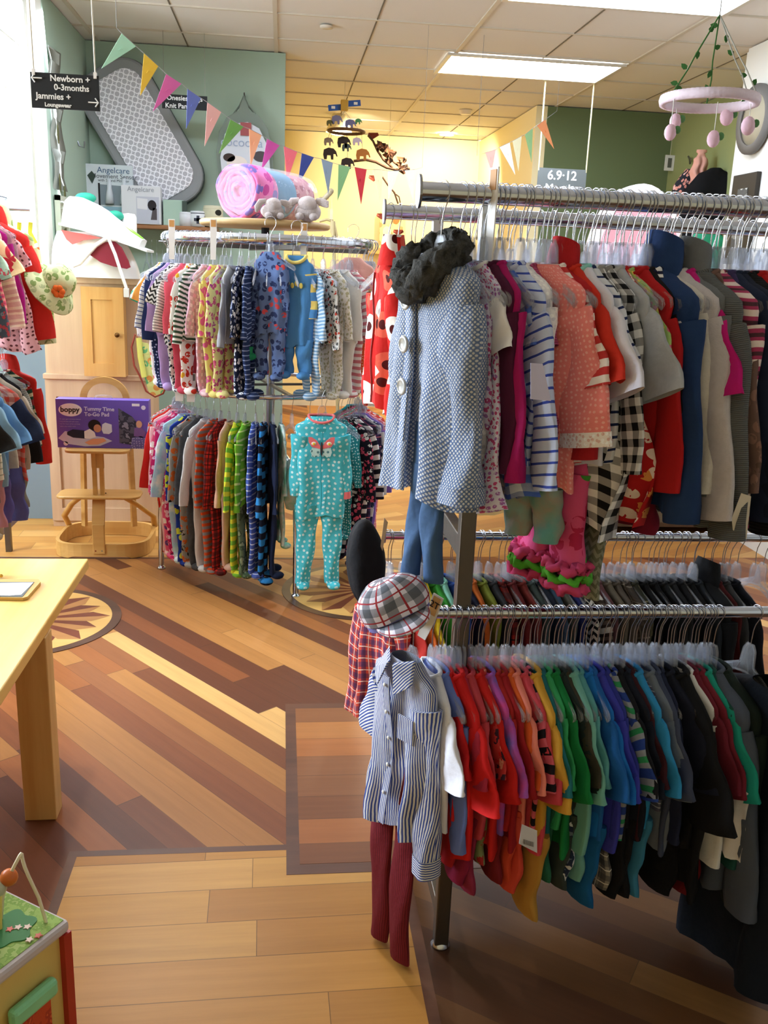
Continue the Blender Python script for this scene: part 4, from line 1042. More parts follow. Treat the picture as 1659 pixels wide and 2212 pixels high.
for s in (-1, 1):
    U_ = [(s * .004, .006), (s * .022, .034), (s * .046, .050), (s * .062, .050), (s * .060, .026), (s * .046, .004), (s * .006, -.006)]
    Lw = [(s * .005, -.006), (s * .044, .000), (s * .050, -.022), (s * .042, -.042), (s * .026, -.046), (s * .008, -.030)]
    mesh_part(t, 'butterfly_wing', MB().prism(U_, FR, .004), MPK)
    mesh_part(t, 'butterfly_wing', MB().prism(Lw, FR, .004), c('dots', '#bfe4e0', '#5a8a90', None, .8))
    mesh_part(t, 'wing_spot', MB().ball((s * .036, -.0505, -.115), (.012, .002, .009), 12), c('solid', '#f4f0e0'))
    mesh_part(t, 'wing_spot', MB().ball((s * .036, -.052, -.117), (.006, .002, .006), 10), c('solid', '#e8cc30'))
mesh_part(t, 'butterfly_body', MB().ball((0, -.051, -.140), (.006, .003, .034), 12), c('solid', '#3a3a3c'))
hang_on(.0125, tp.x, tp.y + .0, tp.z + .134, 0, 'lower ring of the round rack', 'hangers on the lower ring')

# ---- two blue sleepsuits turned outward on the upper ring, pale pink shirt over orange trousers
bp = atY(584, 548, 4.32)
t = thing('balloon_sleepsuit', 'slate blue balloon print sleepsuit turned outward on the upper ring', 'sleepsuit', bp, math.radians(-24))
MBl = c('print', '#5f76a6', '#27345e', '#c84a50', 1.0)
mesh_part(t, 'suit_body', torso_mesh(.082, .078, .082, .36, .022, .010, 1, nr=24, nc=34), MBl)
for s in (-1, 1):
    mesh_part(t, 'sleeve', sleeve_mesh(s, .082, .18, .032, .024, .12, .016, 2), MBl)
    mesh_part(t, 'trouser_leg', leg_mesh(s, .082, -.33, .22, .042, .030, True, .02, 2 + s), MBl)
hang_on(.024, bp.x, bp.y, bp.z + .134, math.radians(-24), 'upper ring of the round rack', 'hangers on the upper ring')
bp = atY(641, 556, 4.34)
t = thing('yellow_collared_sleepsuit', 'mid blue sleepsuit with a yellow collar on the upper ring', 'sleepsuit', bp, math.radians(-20))
MB2 = c('solid', '#4f8cc8')
mesh_part(t, 'suit_body', torso_mesh(.085, .078, .088, .40, .024, .010, 2, nr=24, nc=34), MB2)
for s in (-1, 1):
    mesh_part(t, 'sleeve', sleeve_mesh(s, .085, .20, .034, .026, .14, .016, 1), c('solid', '#5684bc') if s < 0 else c('hstripe', '#4f8cc8', '#e8d070', None, 2.6))
    mesh_part(t, 'trouser_leg', leg_mesh(s, .086, -.37, .16, .046, .032, True, .022, 1), MB2)
mesh_part(t, 'neckband', MB().tube([(math.cos(a) * .046, -math.sin(a) * .026 - (.004 if math.sin(a) > 0 else 0), .006 - .03 * max(0, math.sin(a))) for a in [2 * PI * i / 20 for i in range(20)]], .008, 8, closed=True), c('solid', '#ecdc80'))
for k, x in enumerate((-.03, -.008, .012, .034)):
    mesh_part(t, 'duck_motif', MB().ball((x, -.034, -.115 - .01 * (k % 2)), (.009, .003, .013), 10), c('solid', '#ecdc70'))
hang_on(.024, bp.x, bp.y, bp.z + .134, math.radians(-20), 'upper ring of the round rack', 'hangers on the upper ring')
bp = atY(762, 560, 4.55)
t = thing('pale_pink_top', 'pale pink long-sleeved top hanging over orange dotted trousers', 'top', bp, math.radians(-14))
MPa = c('solid', '#f4bcb4')
mesh_part(t, 'top_body', torso_mesh(.105, .105, .118, .26, .022, .012, 1, nr=24, nc=34), MPa)
mesh_part(t, 'sleeve', sleeve_mesh(1, .105, .24, .045, .034, .26, .018, 1), MPa)
mesh_part(t, 'sleeve', sleeve_mesh(-1, .105, .22, .042, .034, .10, .018, 2), MPa)
text_part('cut', .04, ((.03, -.036, -.20), (1, 0, 0), (0, 0, 1)), M_BLACK, t, 'printed_word')
hang_on(.024, bp.x, bp.y, bp.z + .134, math.radians(-14), 'upper ring of the round rack', 'hangers on the upper ring')
bq = bp - Vector((0, -.01, .20))
trousers('dotted_trousers', 'orange white-dotted trousers below the pale pink top', bq.x, bq.y, bq.z, .40, math.radians(-14), c('dots', '#f0622e', '#fbd0b0', None, .42), .046, .034, .09, .02, 1)
# ---- grey hat hanging over the mint pyjamas, green knitted bootie below the upper ring
hp = atY(634, 1012, 4.33)
t = thing('baby_hat', 'grey and mint drawstring baby hat hanging beside the mint pyjamas', 'hat', hp, 0)
hb = cap_mb(.042, .032, .05, 2); mesh_part(t, 'crown', hb, c('heather', '#b8bcc4', '#d4d6da'))
h2 = MB(); h2.lathe([(.040, 0), (.050, -.07), (.046, -.15), (.030, -.20), (.005, -.21)], 20, cap=False); mesh_part(t, 'bonnet', noisy(h2, .012, 16), c('tiedye', '#6accb0', '#e8f0ee', '#88d8c0'))
tp2 = atY(537, 765, 4.33)
t = thing('knitted_frog', 'small green knitted bootie hanging among the upper ring sleepsuits', 'bootie', tp2, 0)
mesh_part(t, 'bootie_foot', MB().ball((0, 0, -.01), (.038, .03, .02), 14), c('knit', '#2fae74', s=.3)); mesh_part(t, 'bootie_cuff', MB().lathe([(.018, 0), (.022, .035)], 14, cap=False), c('knit', '#37b87c', s=.3))

# ---- size dividers and tags
def divider(name, label, p, W, H, theta, tan='#c8955c', txt='', group=None, tilt=0, stem=.18):
    t = thing(name, label, 'size tag', p, theta, group); t.rotation_euler = (0, tilt, theta)
    f = ((0, 0, 0), (1, 0, 0), (0, 0, 1))
    MB().prism([(-W / 2, -stem), (W / 2 * .6, -stem), (W / 2, -.01), (W / 2, H), (-W / 2, H)], f, .003).build('card', M_WHITEP, t)
    MB().prism([(-W / 2 + .004, .004), (W / 2 - .004, .004), (W / 2 - .004, H - .004), (-W / 2 + .004, H - .004)], ((0, -.002, 0), (1, 0, 0), (0, 0, 1)), .002).build('paper_insert', plain(tan, .7), t)
    if txt: text_part(txt, H * .42, ((0, -.0036, H * .55), (1, 0, 0), (0, 0, 1)), M_BLACK, t)
p = atY(931, 1330, FY - .02); divider('size_divider', 'white size divider reading 2T on the lower front rail', p, .026, .052, math.radians(-40), '#d8a868', '2T', tilt=math.radians(18), stem=.06)
p = atY(1066, 415, FY - .02); divider('size_divider', 'white size divider standing above the upper front rail', p, .03, .045, math.radians(-72), '#d0a070', '')
for u, v, lab, ex in ((371, 492, 'leftmost', ''), (461, 492, 'middle', ''), (657, 500, 'rightmost', '')):
    p = atY(u, v, 4.46 if u < 400 else 4.38); divider('size_divider', lab + ' of the three white size dividers on the upper ring', p, .030, .038, 0, '#c89458', '', stem=.14)
for u, v, lab in ((388, 822, 'left'), (413, 824, 'right')):
    p = atY(u, v, 4.5); divider('size_divider', lab + ' hand grey-labelled size divider on the lower ring', p, .045, .04, 0, '#6c6a64', '3T' if u < 400 else '2T', stem=.10)
def card(name, label, corners, mat, cat='tag', th=.001):
    P = [Vector(q) for q in corners]; o = sum(P, Vector()) / len(P); t = thing(name, label, cat, o)
    n = (P[1] - P[0]).cross(P[2] - P[0]).normalized() * th
    k = len(P); mb = MB(); mb.add([p - o for p in P] + [p - o - n for p in P], [tuple(range(k)), tuple(reversed(range(k, 2 * k)))] + [(i, k + i, k + (i + 1) % k, (i + 1) % k) for i in range(k)])
    mb.build('card', mat, t); return t
def pxcard(name, label, pts, Y, mat, cat='tag', th=.001): return card(name, label, [atY(u, v, Y) for u, v in pts], mat, cat, th)
pxcard('paper_sign', 'plain lilac-white paper card between the rose and coral tops', [(1146, 784), (1172, 786), (1190, 866), (1146, 862)], 1.60, plain('#cfcdf0', .6))
t = pxcard('price_tag', 'white barcode tag hanging below the mustard yellow set', [(1127, 1780), (1160, 1794), (1160, 1842), (1121, 1822)], 1.58, plain('#cfd0da', .6))
o = t.location
for k in range(9):
    a = atY(1131 + k * 2.6, 1813 + k * .8, 1.578) - o; b = atY(1131 + k * 2.6, 1823 + k * .8, 1.578) - o
    MB().bar(a, b, .0012 if k % 2 else .0007, .0006).build('barcode_line', M_BLACK, t)
pxcard('price_tag', 'long curled cream tag hanging at the far right between the rails', [(1601, 1065), (1622, 1072), (1612, 1165), (1583, 1145), (1580, 1120)], 1.60, plain('#d0c8b8', .6))
pxcard('price_tag', 'tan cardboard tag on the sleeve of the pale pink top', [(796, 625), (809, 625), (808, 690), (795, 690)], 4.30, plain('#a88a58', .7))
pxcard('price_tag', 'thin cream tag standing beside the black cap', [(830, 1118), (838, 1128), (826, 1190), (822, 1180)], 2.30, plain('#c8b898', .6))
# ============================================================ left side: table, cube, racks, cabinet, high chair
M_PINE = wood('#f2cc78', '#dcae58', .55, 1, .35); M_PINE2 = wood('#dcb878', '#c29250', .6, 2, .4)
t = thing('wooden_table', 'pale pine table with thick square legs at the left edge', 'table', (-1.24, 2.05, 0))
def tl(p): return (p[0] + 1.24, p[1] - 2.05, p[2])
MB().bb(tl((-1.85, 1.0, .575)), tl((-.648, 3.03, .61))).build('tabletop', M_PINE, t, .004)
for X, Y in ((-.69, 2.46), (-1.80, 2.46), (-.69, 1.10), (-1.80, 1.10)):
    MB().bb(tl((X - .045, Y - .035, 0)), tl((X + .045, Y + .035, .575))).build('leg', M_PINE2, t, .003)
# sign frame lying on the table
fp = atZ(38, 1278, .612)
t = thing('tabletop_sign', 'tan scalloped frame with white paper lying on the table', 'frame', (fp.x, fp.y, .612), 0)
pts = [Vector(atZ(u, v, .612)) - Vector((fp.x, fp.y, .612)) for u, v in ((-30, 1256), (84, 1256), (88, 1262), (60, 1294), (50, 1297), (-60, 1295))]
def plate(pts, z0, z1, name, mat, t):
    k = len(pts); MB().add([(p.x, p.y, z1) for p in pts] + [(p.x, p.y, z0) for p in pts], [tuple(reversed(range(k))), tuple(range(k, 2 * k))] + [(i, (i + 1) % k, k + (i + 1) % k, k + i) for i in range(k)]).build(name, mat, t)
plate(pts, -.001, .008, 'frame_board', plain('#c8a45e', .5), t)
plate([Vector(atZ(u, v, .62)) - Vector((fp.x, fp.y, .612)) for u, v in ((-24, 1258), (74, 1258), (48, 1290), (-54, 1289))], .008, .0095, 'backing', plain('#5c6468', .5), t)
plate([Vector(atZ(u, v, .62)) - Vector((fp.x, fp.y, .612)) for u, v in ((-22, 1261), (72, 1260), (46, 1286), (20, 1288), (-52, 1286))], .0095, .0105, 'paper', plain('#f4f6fa', .6), t)
bp = atZ(2, 1246, .612)
t = thing('easel_card', 'small brown easel standing on the table at the left edge', 'easel', (bp.x, bp.y, .611))
MB().bar((-.03, 0, 0), (-.005, .01, .065), .035, .004).build('easel_back', wood('#8a6240', '#5c4028'), t)
MB().ball((.004, -.01, .008), .006, 8).build('pin', metal('#d0a850', .3), t)

# activity cube at the lower left corner
A0 = atZ(151, 1986, .42); A1 = atZ(20, 1923, .42); A2 = atZ(0, 2106, .42)
dirr = (A1 - A0); dirr.z = 0; dirr.normalize(); d2 = Vector((-dirr.y, dirr.x, 0))
if (A2 - A0).dot(d2) < 0: d2 = -d2
S = .34
cen = A0 + dirr * S / 2 + d2 * S / 2; yaw = math.atan2(dirr.y, dirr.x)
t = thing('activity_cube', 'wooden toy activity cube with bead wires at the lower left corner', 'toy', (cen.x, cen.y, .06), yaw)
# local axes: x = dirr, corner A0 at (-S/2, sy*S/2)
sy = -1 if Vector((-dirr.y, dirr.x, 0)).dot(d2) > 0 else 1
MB().bb((-S / 2 + .012, -S / 2 + .012, 0), (S / 2 - .012, S / 2 - .012, .335)).build('box', plain('#dcc070', .55), t)
MB().bb((-S / 2, -S / 2, .335), (S / 2, S / 2, .36)).build('top_board', plain('#c9c2c6', .5), t, .008)
MB().bb((-S / 2 + .008, -S / 2 + .008, .36), (S / 2 - .008, S / 2 - .008, .3615)).build('painted_top', c('camo', '#9cba6a', '#86a85a', '#a8c078', .35), t)
for i, j in ((-1, -1), (-1, 1), (1, -1), (1, 1)):
    MB().bb((i * (S / 2 - .008) - .009, j * (S / 2 - .008) - .009, -.0), (i * (S / 2 - .008) + .009, j * (S / 2 - .008) + .009, .335)).build('corner_post', plain('#b02a20', .45), t)
    MB().lathe([(0, -.06), (.016, -.06), (.014, 0)], 12, (i * .13, j * .13, 0)).build('foot', plain('#b02a20', .45), t)
def blob(cx, cy, r, z, n=60, k=6, a=.12): return [(cx + r * (1 + a * math.cos(k * q)) * math.cos(q), cy + r * (1 + a * math.cos(k * q)) * math.sin(q)) for q in [2 * PI * i / n for i in range(n)]]
FT = ((0, 0, .3625), (1, 0, 0), (0, 1, 0))
c0 = (-S / 2 + .055, sy * (S / 2 - .075))
for cx, cy, r in ((c0[0] + .02, c0[1] - sy * .0, .045), (c0[0] + .11, c0[1] + sy * .02, .034)):
    MB().prism(blob(cx, cy, r, 0), FT, .002).build('painted_bush', plain('#2f7a3c', .6), t)
for k in range(5): MB().prism(blob(c0[0] + .005 + .016 * k * math.cos(k), c0[1] - .01 + .012 * math.sin(k * 2), .006, 0, 10, 5, .3), ((0, 0, .364), (1, 0, 0), (0, 1, 0)), .002).build('painted_flower', plain('#e07a70' if k % 2 else '#f0d8d0', .6), t)
for k in range(7): MB().prism(blob(.03 + .04 * (k % 3), sy * (-.02 - .045 * (k // 3)) + .01 * k, .016, 0, 9, 3, .2), ((0, 0, .3632), (1, 0, 0), (0, 1, 0)), .002).build('painted_stone', plain('#b8a07a', .6), t)
for a, b in (((-.10, sy * .05), (-.02, sy * .02)), ((-.02, sy * .02), (.08, sy * .05)), ((.0, sy * .10), (.07, sy * .06))):
    MB().bar((a[0], a[1], .362), (b[0], b[1], .362), .010, .004).build('groove', plain('#4a4440', .7), t)
k0 = (-S / 2 + .03, sy * (S / 2 - .028))
def arch(p, q, h, lean, mat, n=16, wob=0.0):
    P = []
    for i in range(n + 1):
        s = i / n; x = p[0] + (q[0] - p[0]) * s; y = p[1] + (q[1] - p[1]) * s
        P.append((x + wob * math.sin(s * 6.28), y + wob * .4 * math.sin(s * 9), .36 + h * math.sin(PI * s) ** .6))
    MB().tube(P, .0032, 8).build('bead_wire', mat, t); return P
P1 = arch(k0, (k0[0] + .075, k0[1] - sy * .035), .14, 0, plain('#e8e0c0', .35), wob=.012)
P2 = arch((k0[0] + .055, k0[1] - sy * .055), (k0[0] + .16, k0[1] - sy * .08), .12, 0, plain('#e8d878', .35), wob=-.02)
P3 = arch((k0[0] + .13, k0[1] + sy * .0), (k0[0] + .20, k0[1] - sy * .16), .07, 0, plain('#c83a2c', .35))
for P_, i, r, h in ((P1, 13, .016, '#c86a2c'), (P2, 3, .014, '#b8bca0'), (P3, 4, .013, '#d8802c'), (P3, 12, .014, '#d8802c')):
    MB().ball(P_[i], r, 14).build('bead', plain(h, .35), t)
# the face with shape blocks, facing -x local side (towards the viewer)
FX = -S / 2 + .008
for yy, zz, w_, h_, m_ in ((sy * .075, .255, .10, .035, '#8ad4a0'), (sy * .070, .145, .10, .030, '#8ad4a0'), (sy * .065, .095, .085, .045, '#2c3f98'), (-sy * .035, .185, .06, .06, '#b02858'), (-sy * .035, .125, .06, .05, '#b48ac8')):
    MB().bb((FX - .022, yy - w_ / 2, zz - h_ / 2), (FX, yy + w_ / 2, zz + h_ / 2)).build('shape_block', plain(m_, .4), t, .008)
MB().bb((FX - .008, sy * .07 - .045, .155), (FX + .001, sy * .07 + .045, .24)).build('painted_panel', c('camo', '#c8502c', '#b04028', '#d86a3c', .4), t)

# left double rail: upper and lower, running towards the viewer
t = thing('wall_rack', 'two-level metal rail stand with girls clothes at the left edge', 'clothes rack', (-1.40, 4.3, 0))
for z in (1.87, 1.16): MB().tube([(0, -1.2, z), (0, .72, z)], .0125, 14).build('rail', M_CHROME, t)
for y in (-1.2, .72): MB().bar((-.10, y, 0), (-.10, y, 1.95), .03, .03).build('post', M_GUN, t)
for y in (-1.2, .72):
    for z in (1.87, 1.16): MB().bar((-.10, y, z), (0, y, z), .02, .02).build('bracket', M_GUN, t)
MB().tube([(-.45, .6, 1.815), (.15, .6, 1.815)], .008, 10).build('cross_rail', metal('#a8aab0', .3), t)
for k, u in enumerate((42, 66)):
    q = atY(u, 480, 4.88)
    o = MB().tube([(0, 0, 0), (-.006, 0, -.05), (-.012 + .03 * k, 0, -.10)], .011, 8, flat=.25).build('ribbon', plain('#e4ea50', .6))
    o.location = q; tag(o, ('left' if k == 0 else 'right') + ' bright yellow ribbon hanging from the rail by the window', 'ribbon')
LU = [('green leafy hooded', 'jacket', c('print', '#dfe8b4', '#9ab06a', '#e87a3a', 1.6), None, None, 1.2), ('red quilted', 'jacket', c('solid', '#e0342c'), None, None, 1.15),
      ('pink spotted', 'dress', c('dots', '#eeb4b4', '#6a3a3a', None, .55), None, None, 1.15), ('pink furry', 'long', c('fur', '#e8b4b8', '#d89aa4'), None, None, 1.1), ('magenta', 'long', c('solid', '#b01a80'), None, c('solid', '#7a1650'), 1.2),
      ('cream patterned cardigan-style', 'sweater', c('h3', '#f0dcc4', '#e0b4ac', '#d8a8a0', 1.1), None, None, 1.0), ('cream apple-motif', 'tee', c('print', '#f0e0b0', '#d03a4c', '#4aa0d0', 2.4), None, None, 1.15), ('coral fair isle', 'sweater', c('h3', '#e8607a', '#f4a89c', '#c84a6a', .6), None, None, 1.0),
      ('mint floral', 'tee', c('print', '#b8dccc', '#d85a68', '#5a7a70', .8), None, None, 1.2), ('dark denim floral', 'long', c('print', '#4a5260', '#b0404c', '#7a8290', .5), None, None, 1.3), ('teal floral', 'dress', c('print', '#a8d0c8', '#d04a58', '#f0f0e8', .8), None, None, 1.2)]
def lpos(i, z): return (-1.40, 4.86 - .085 * i, z)
rack_row(LU, lambda i: lpos(i, 1.87), lambda i: math.radians(-6), .0125, 'upper rail at the left edge', 'upper left rail', 'hangers on the upper left rail', side='nearer than', seed0=9, sc=1.12)
LL = [('bright red puffer', 'jacket', c('solid', '#c82a1e'), None, None, 1.15), ('green and red striped', 'long', c('h3', '#22402c', '#8c2828', '#c8b890', 1.6), None, None, 1.15), ('pale ribbed', 'long', c('hthin', '#b0b4a8', '#7a8078', None, .3), None, None, 1.15),
      ('black satin', 'long', c('solid', '#1a1718'), None, None, 1.3), ('grey beige', 'set', c('solid', '#b8ac98'), None, c('solid', '#8c8878'), 1.5), ('red gingham-trimmed blue', 'set', c('gingham', '#e8b8a8', '#d04a3c'), c('solid', '#26304a'), c('solid', '#5a5c96'), 1.6),
      ('oatmeal', 'jammies', c('solid', '#c0b49c'), None, None, 1.0), ('periwinkle', 'set', c('solid', '#6a98c8'), None, c('solid', '#605a98'), 1.5), ('light blue', 'set', c('solid', '#8cb4d0'), None, c('solid', '#c08a94'), 1.5),
      ('cream striped', 'long', c('hthin', '#e0dcc8', '#a8a890', None, .8), None, None, 1.2), ('blackish', 'tee', c('solid', '#201f1f'), None, None, 1.4), ('olive ribbed', 'jammies', c('knit', '#6a7068'), None, None, 1.15), ('smoke grey', 'jammies', c('solid', '#5a6064'), None, None, 1.1)]
rack_row(LL, lambda i: lpos(i, 1.16), lambda i: math.radians(-8), .0125, 'lower rail at the left edge', 'lower left rail', 'hangers on the lower left rail', side='nearer than', seed0=12, sc=.98)
for k in range(10): hanger(.0125, (-1.40, 4.84 - .05 * k, 1.16), math.radians(-4), 'clear plastic hanger with a wire hook on the lower rail at the left edge', 'hangers on the lower left rail', 1.0)
# hat stacked on the upper left rail
p = atY(122, 610, 4.80)
t = thing('sun_hat', 'pale green leafy sun hat with an orange flower above the left rail', 'hat', p); t.rotation_euler = (math.radians(20), math.radians(55), 0)
ML = c('print', '#dfe8b0', '#8ca860', '#b8c890', 1.2)
mesh_part(t, 'crown', cap_mb(.085, .085, .10, 4), ML)
b = MB(); b.lathe([(.084, .0), (.12, -.02), (.15, -.05), (.152, -.054), (.12, -.026), (.084, -.006)], 30, cap=False); mesh_part(t, 'brim', noisy(b, .016, 9), ML)
fl = MB()
for k in range(6): fl.ball((.05 + .02 * math.cos(k), -.085 + .0 * k, .03 + .02 * math.sin(k * 1.05)), (.016, .010, .016), 10)
mesh_part(t, 'flower', fl, c('solid', '#ee7430'))

# ---- maple cabinet with an open door, arched lower part
M_MAPLE = wood('#cdb08e', '#b8977a', .5, 2, .45); M_DOOR = wood('#dcae6c', '#c8924e', .6, 2, .4)
t = thing('maple_cabinet', 'tall maple cabinet with its small panelled door open', 'cabinet', (-1.07, 5.62, 0))
MB().bb((-.30, -.10, .935), (.28, .14, 1.455)).build('upper_body', M_MAPLE, t)
MB().bb((-.315, -.125, 1.455), (.30, .15, 1.49)).build('top_board', M_MAPLE, t, .004)
MB().bb((-.315, -.125, .905), (.32, .15, .935)).build('middle_board', M_MAPLE, t, .003)
MB().bb((-.31, -.09, 0), (.31, .14, .905)).build('lower_body', M_MAPLE, t)
fr = MB()
for a, b in (((-.31, -.104, .04), (-.25, -.09, .905)), ((.25, -.104, .04), (.31, -.09, .905)), ((-.25, -.104, .80), (.25, -.09, .905)), ((-.25, -.104, .04), (.25, -.09, .12))): fr.bb(a, b)
fr.build('face_frame', M_MAPLE, t)
d = MB(); y0 = -.19
for a, b in (((-.065, y0, .935), (-.012, y0 + .02, 1.44)), ((.105, y0, .935), (.158, y0 + .02, 1.44)), ((-.012, y0, .935), (.105, y0 + .02, 1.01)), ((-.012, y0, 1.37), (.105, y0 + .02, 1.44)), ((-.012, y0 + .008, 1.01), (.105, y0 + .014, 1.37))): d.bb(a, b)
d.bb((.158, y0, .935), (.168, y0 + .10, 1.44))
dd = d.build('door', M_DOOR, t)
MB().ball((.130, y0 - .016, 1.175), (.014, .014, .014), 14).build('knob', metal('#6a4a28', .4), dd)
q = atY(258, 606, 5.50)
o = MB().lathe([(0, 0), (.035, 0), (.037, .05), (.016, .07), (.012, .09), (0, .092)], 20).build('plastic_bottle', M_CLEAR); o.location = (q.x, q.y, 1.49)
tag(o, 'small clear plastic bottle on the front edge of the maple cabinet', 'bottle')

# ---- white bather seat on the cabinet
q = atY(218, 592, 5.56)
t = thing('bath_seat', 'white and maroon moulded bath seat on top of the maple cabinet', 'bath seat', (-1.06, 5.55, 1.49))
M_GLOSS = plain('#fbfbf8', .25, spec=.6); M_MAR = plain('#8a1e34', .6)
b = MB(); R = []
for i in range(12):
    s = i / 11; w_ = .245 * (1 - .30 * s ** 2.0); R.append([(w_ * math.cos(a) - .01 * s - .03 * s, .155 * (1 - .25 * s) * math.sin(a), .245 * s) for a in [2 * PI * j / 36 for j in range(36)]])
b.rings(R, cap0=True, cap1=True); b.build('shell', M_GLOSS, t)
def front_patch(pts, mat, name, y=-.158): MB().prism(pts, ((0, y, 0), (1, 0, 0), (0, 0, 1)), .02).build(name, mat, t)
op = [(-.01, .125), (.03, .165), (.08, .195), (.13, .20), (.165, .17), (.20, .10), (.21, .065), (.19, .055), (.12, .065), (.05, .085)]
front_patch(op, M_MAR, 'red_padding', -.150)
front_patch([(-.155, .250), (.02, .225), (.06, .215), (-.04, .20), (-.10, .175), (-.13, .20)], plain('#cc6a66', .6), 'red_padding', -.150)
rim = MB().tube([(-.10, -.166, .06), (-.06, -.170, .075), (-.02, -.172, .12), (.03, -.172, .175), (.09, -.170, .215), (.15, -.168, .21)], .012, 8); rim.build('moulded_rim', M_GLOSS, t)
b = MB(); R = []
prof = [(-.245, .262, .335, .40), ]
X0 = [-.145, -.12, -.07, 0, .07, .14, .20, .26]
Ztop = [.405, .430, .428, .400, .360, .305, .255, .215]; Zbot = [.285, .275, .262, .245, .228, .208, .190, .172]
for x, zt, zb in zip(X0, Ztop, Zbot):
    hw = .155 * (1 - max(0, x) * .9)
    R.append([(x - .01, -hw, zb), (x, -hw * .96, (zb + zt) / 2), (x + .01, -hw * .85, zt), (x + .01, 0, zt + .004), (x + .01, hw * .85, zt), (x, hw * .96, (zb + zt) / 2), (x - .01, hw, zb), (x - .01, 0, zb)])
b.rings(R, cap0=True, cap1=True); b.build('upturned_tub', M_GLOSS, t, .006)
lip = MB(); lip.rings([[(x, -.172 * (1 - max(0, x) * .6), z), (x, -.172 * (1 - max(0, x) * .6), z + .012), (x, .16, z + .012), (x, .16, z)] for x, z in ((-.165, .275), (-.05, .252), (.08, .218), (.20, .182), (.30, .150))], cap0=True, cap1=True, smooth=False); lip.build('tub_rim', M_GLOSS, t)
MB().tube([(.10, -.178, .215), (.135, -.185, .13), (.165, -.188, .03), (.19, -.190, -.05)], .009, 6, flat=.3).build('strap', plain('#eeeeea', .5), t)
MB().bb((.175, -.198, -.10), (.205, -.186, -.05)).build('buckle', plain('#e8e8e4', .4), t, .003)
MB().ball((-.06, .06, .435), (.06, .05, .03), 14).build('teal_lining', plain('#1f9a7c', .6), t)
MB().ball((.10, .06, .345), (.05, .05, .03), 14).build('teal_lining', plain('#1f9a7c', .6), t)
MB().lathe([(0, .24), (.045, .24), (.045, .34), (.035, .36), (0, .365)], 20, (.17, .10, 0)).build('white_cup', M_GLOSS, t)
MB().tube([(.20 + .06 * math.cos(a), -.02 + .05 * math.sin(a), .262 - .04 * math.cos(a)) for a in [2 * PI * i / 24 for i in range(24)]], .008, 8, closed=True).build('green_ring', plain('#8ad040', .5), t)

# ---- bib hanging beside the cabinet
q = atY(300, 740, 5.40)
t = thing('bib', 'yellow fruit-print vinyl bib hanging between cabinet and round rack', 'bib', q)
pts = [(atY(u, v, 5.40) - q) for u, v in ((303, 738), (320, 742), (338, 780), (355, 805), (361, 830), (352, 848), (335, 856), (322, 848), (312, 815), (300, 775))]
MB().prism([(p.x, p.z) for p in pts], ((0, 0, 0), (1, 0, 0), (0, 0, 1)), .006).build('bib_panel', c('print', '#d8dc8a', '#e09a50', '#6ab87a', 1.6), t)
MB().tube([(atY(u, v, 5.40) - q) for u, v in ((303, 738), (292, 722), (284, 750), (290, 790), (302, 812), (316, 845), (335, 857), (352, 850), (361, 830))], .006, 6).build('binding', plain('#9a4030', .6), t)
MB().tube([(atY(u, v, 5.39) - q) for u, v in ((300, 730), (303, 770), (312, 815))], .016, 6, flat=.25).build('strap', plain('#e8e87a', .3), t)

# ---- wooden high chair with a boxed play mat on its seat
M_BIRCH = wood('#d9ae68', '#c08f48', .6, 0, .38)
HC = Vector((-.985, 5.10, 0))
t = thing('wooden_high_chair', 'bentwood high chair with a centre post and oval base frame', 'high chair', HC)
base = MB(); R = []; N = 40
for i in range(N + 1):
    a = 2 * PI * i / N; cx, sy_ = math.cos(a), math.sin(a)
    x = .262 * math.copysign(abs(cx) ** .55, cx); y = .02 + .24 * math.copysign(abs(sy_) ** .55, sy_)
    x2, y2 = x * .93, .02 + (y - .02) * .92
    lift = .012 if abs(x) < .15 and y < 0 else 0
    R.append([(x, y, .004 + lift), (x, y, .085), (x2, y2, .085), (x2, y2, .004 + lift)])
base.rings(R, smooth=False); base.build('base_frame', M_BIRCH, t)
MB().bb((-.033, -.225, .03), (.033, -.205, .20)).build('front_post', M_BIRCH, t, .004)
MB().bar((0, -.214, .19), (0, -.16, .34), .066, .02).build('front_post', M_BIRCH, t)
for s in (-1, 1): MB().bb((s * .019 - .011, -.165, .30), (s * .019 + .011, -.145, .60)).build('post_rail', M_BIRCH, t)
MB().bb((-.033, -.16, .50), (.033, -.15, .60)).build('post_plate', M_BIRCH, t)
def plank_plate(z, hx, y0, y1, th, name):
    n = 10; P = []
    for k in range(4):
        cx, cy = ((hx - .05, y1 - .05), (-hx + .05, y1 - .05), (-hx + .05, y0 + .05), (hx - .05, y0 + .05))[k]
        for i in range(6): a = PI / 2 * k + PI / 2 * i / 5; P.append((cx + .05 * math.cos(a), cy + .05 * math.sin(a)))
    MB().prism(P, ((0, 0, z), (1, 0, 0), (0, 1, 0)), th).build(name, M_BIRCH, t, .004)
plank_plate(.345, .222, -.22, -.03, .014, 'foot_plate'); plank_plate(.594, .17, -.20, .10, .016, 'seat_plate')
for x in (-.03, .03): MB().ball((x, -.13, .354), (.005, .005, .002), 8).build('screw', M_BLACK, t)
for x, h in ((-.018, '#8a3a20'), (.016, '#8c8a70')):
    MB().ball((x, -.222, .05), (.008, .004, .008), 10).build('bolt', plain(h, .4), t)
for s in (-1, 1):
    MB().tube([(s * .245, .18, .08), (s * .25, .10, .16), (s * .18, -.02, .26), (s * .10, -.08, .33)], .018, 6, flat=.6).build('side_brace', M_BIRCH, t)
    MB().bar((s * .14, .10, .10), (s * .125, .12, .80), .03, .02).build('back_upright', M_BIRCH, t)
ar = MB(); R = []
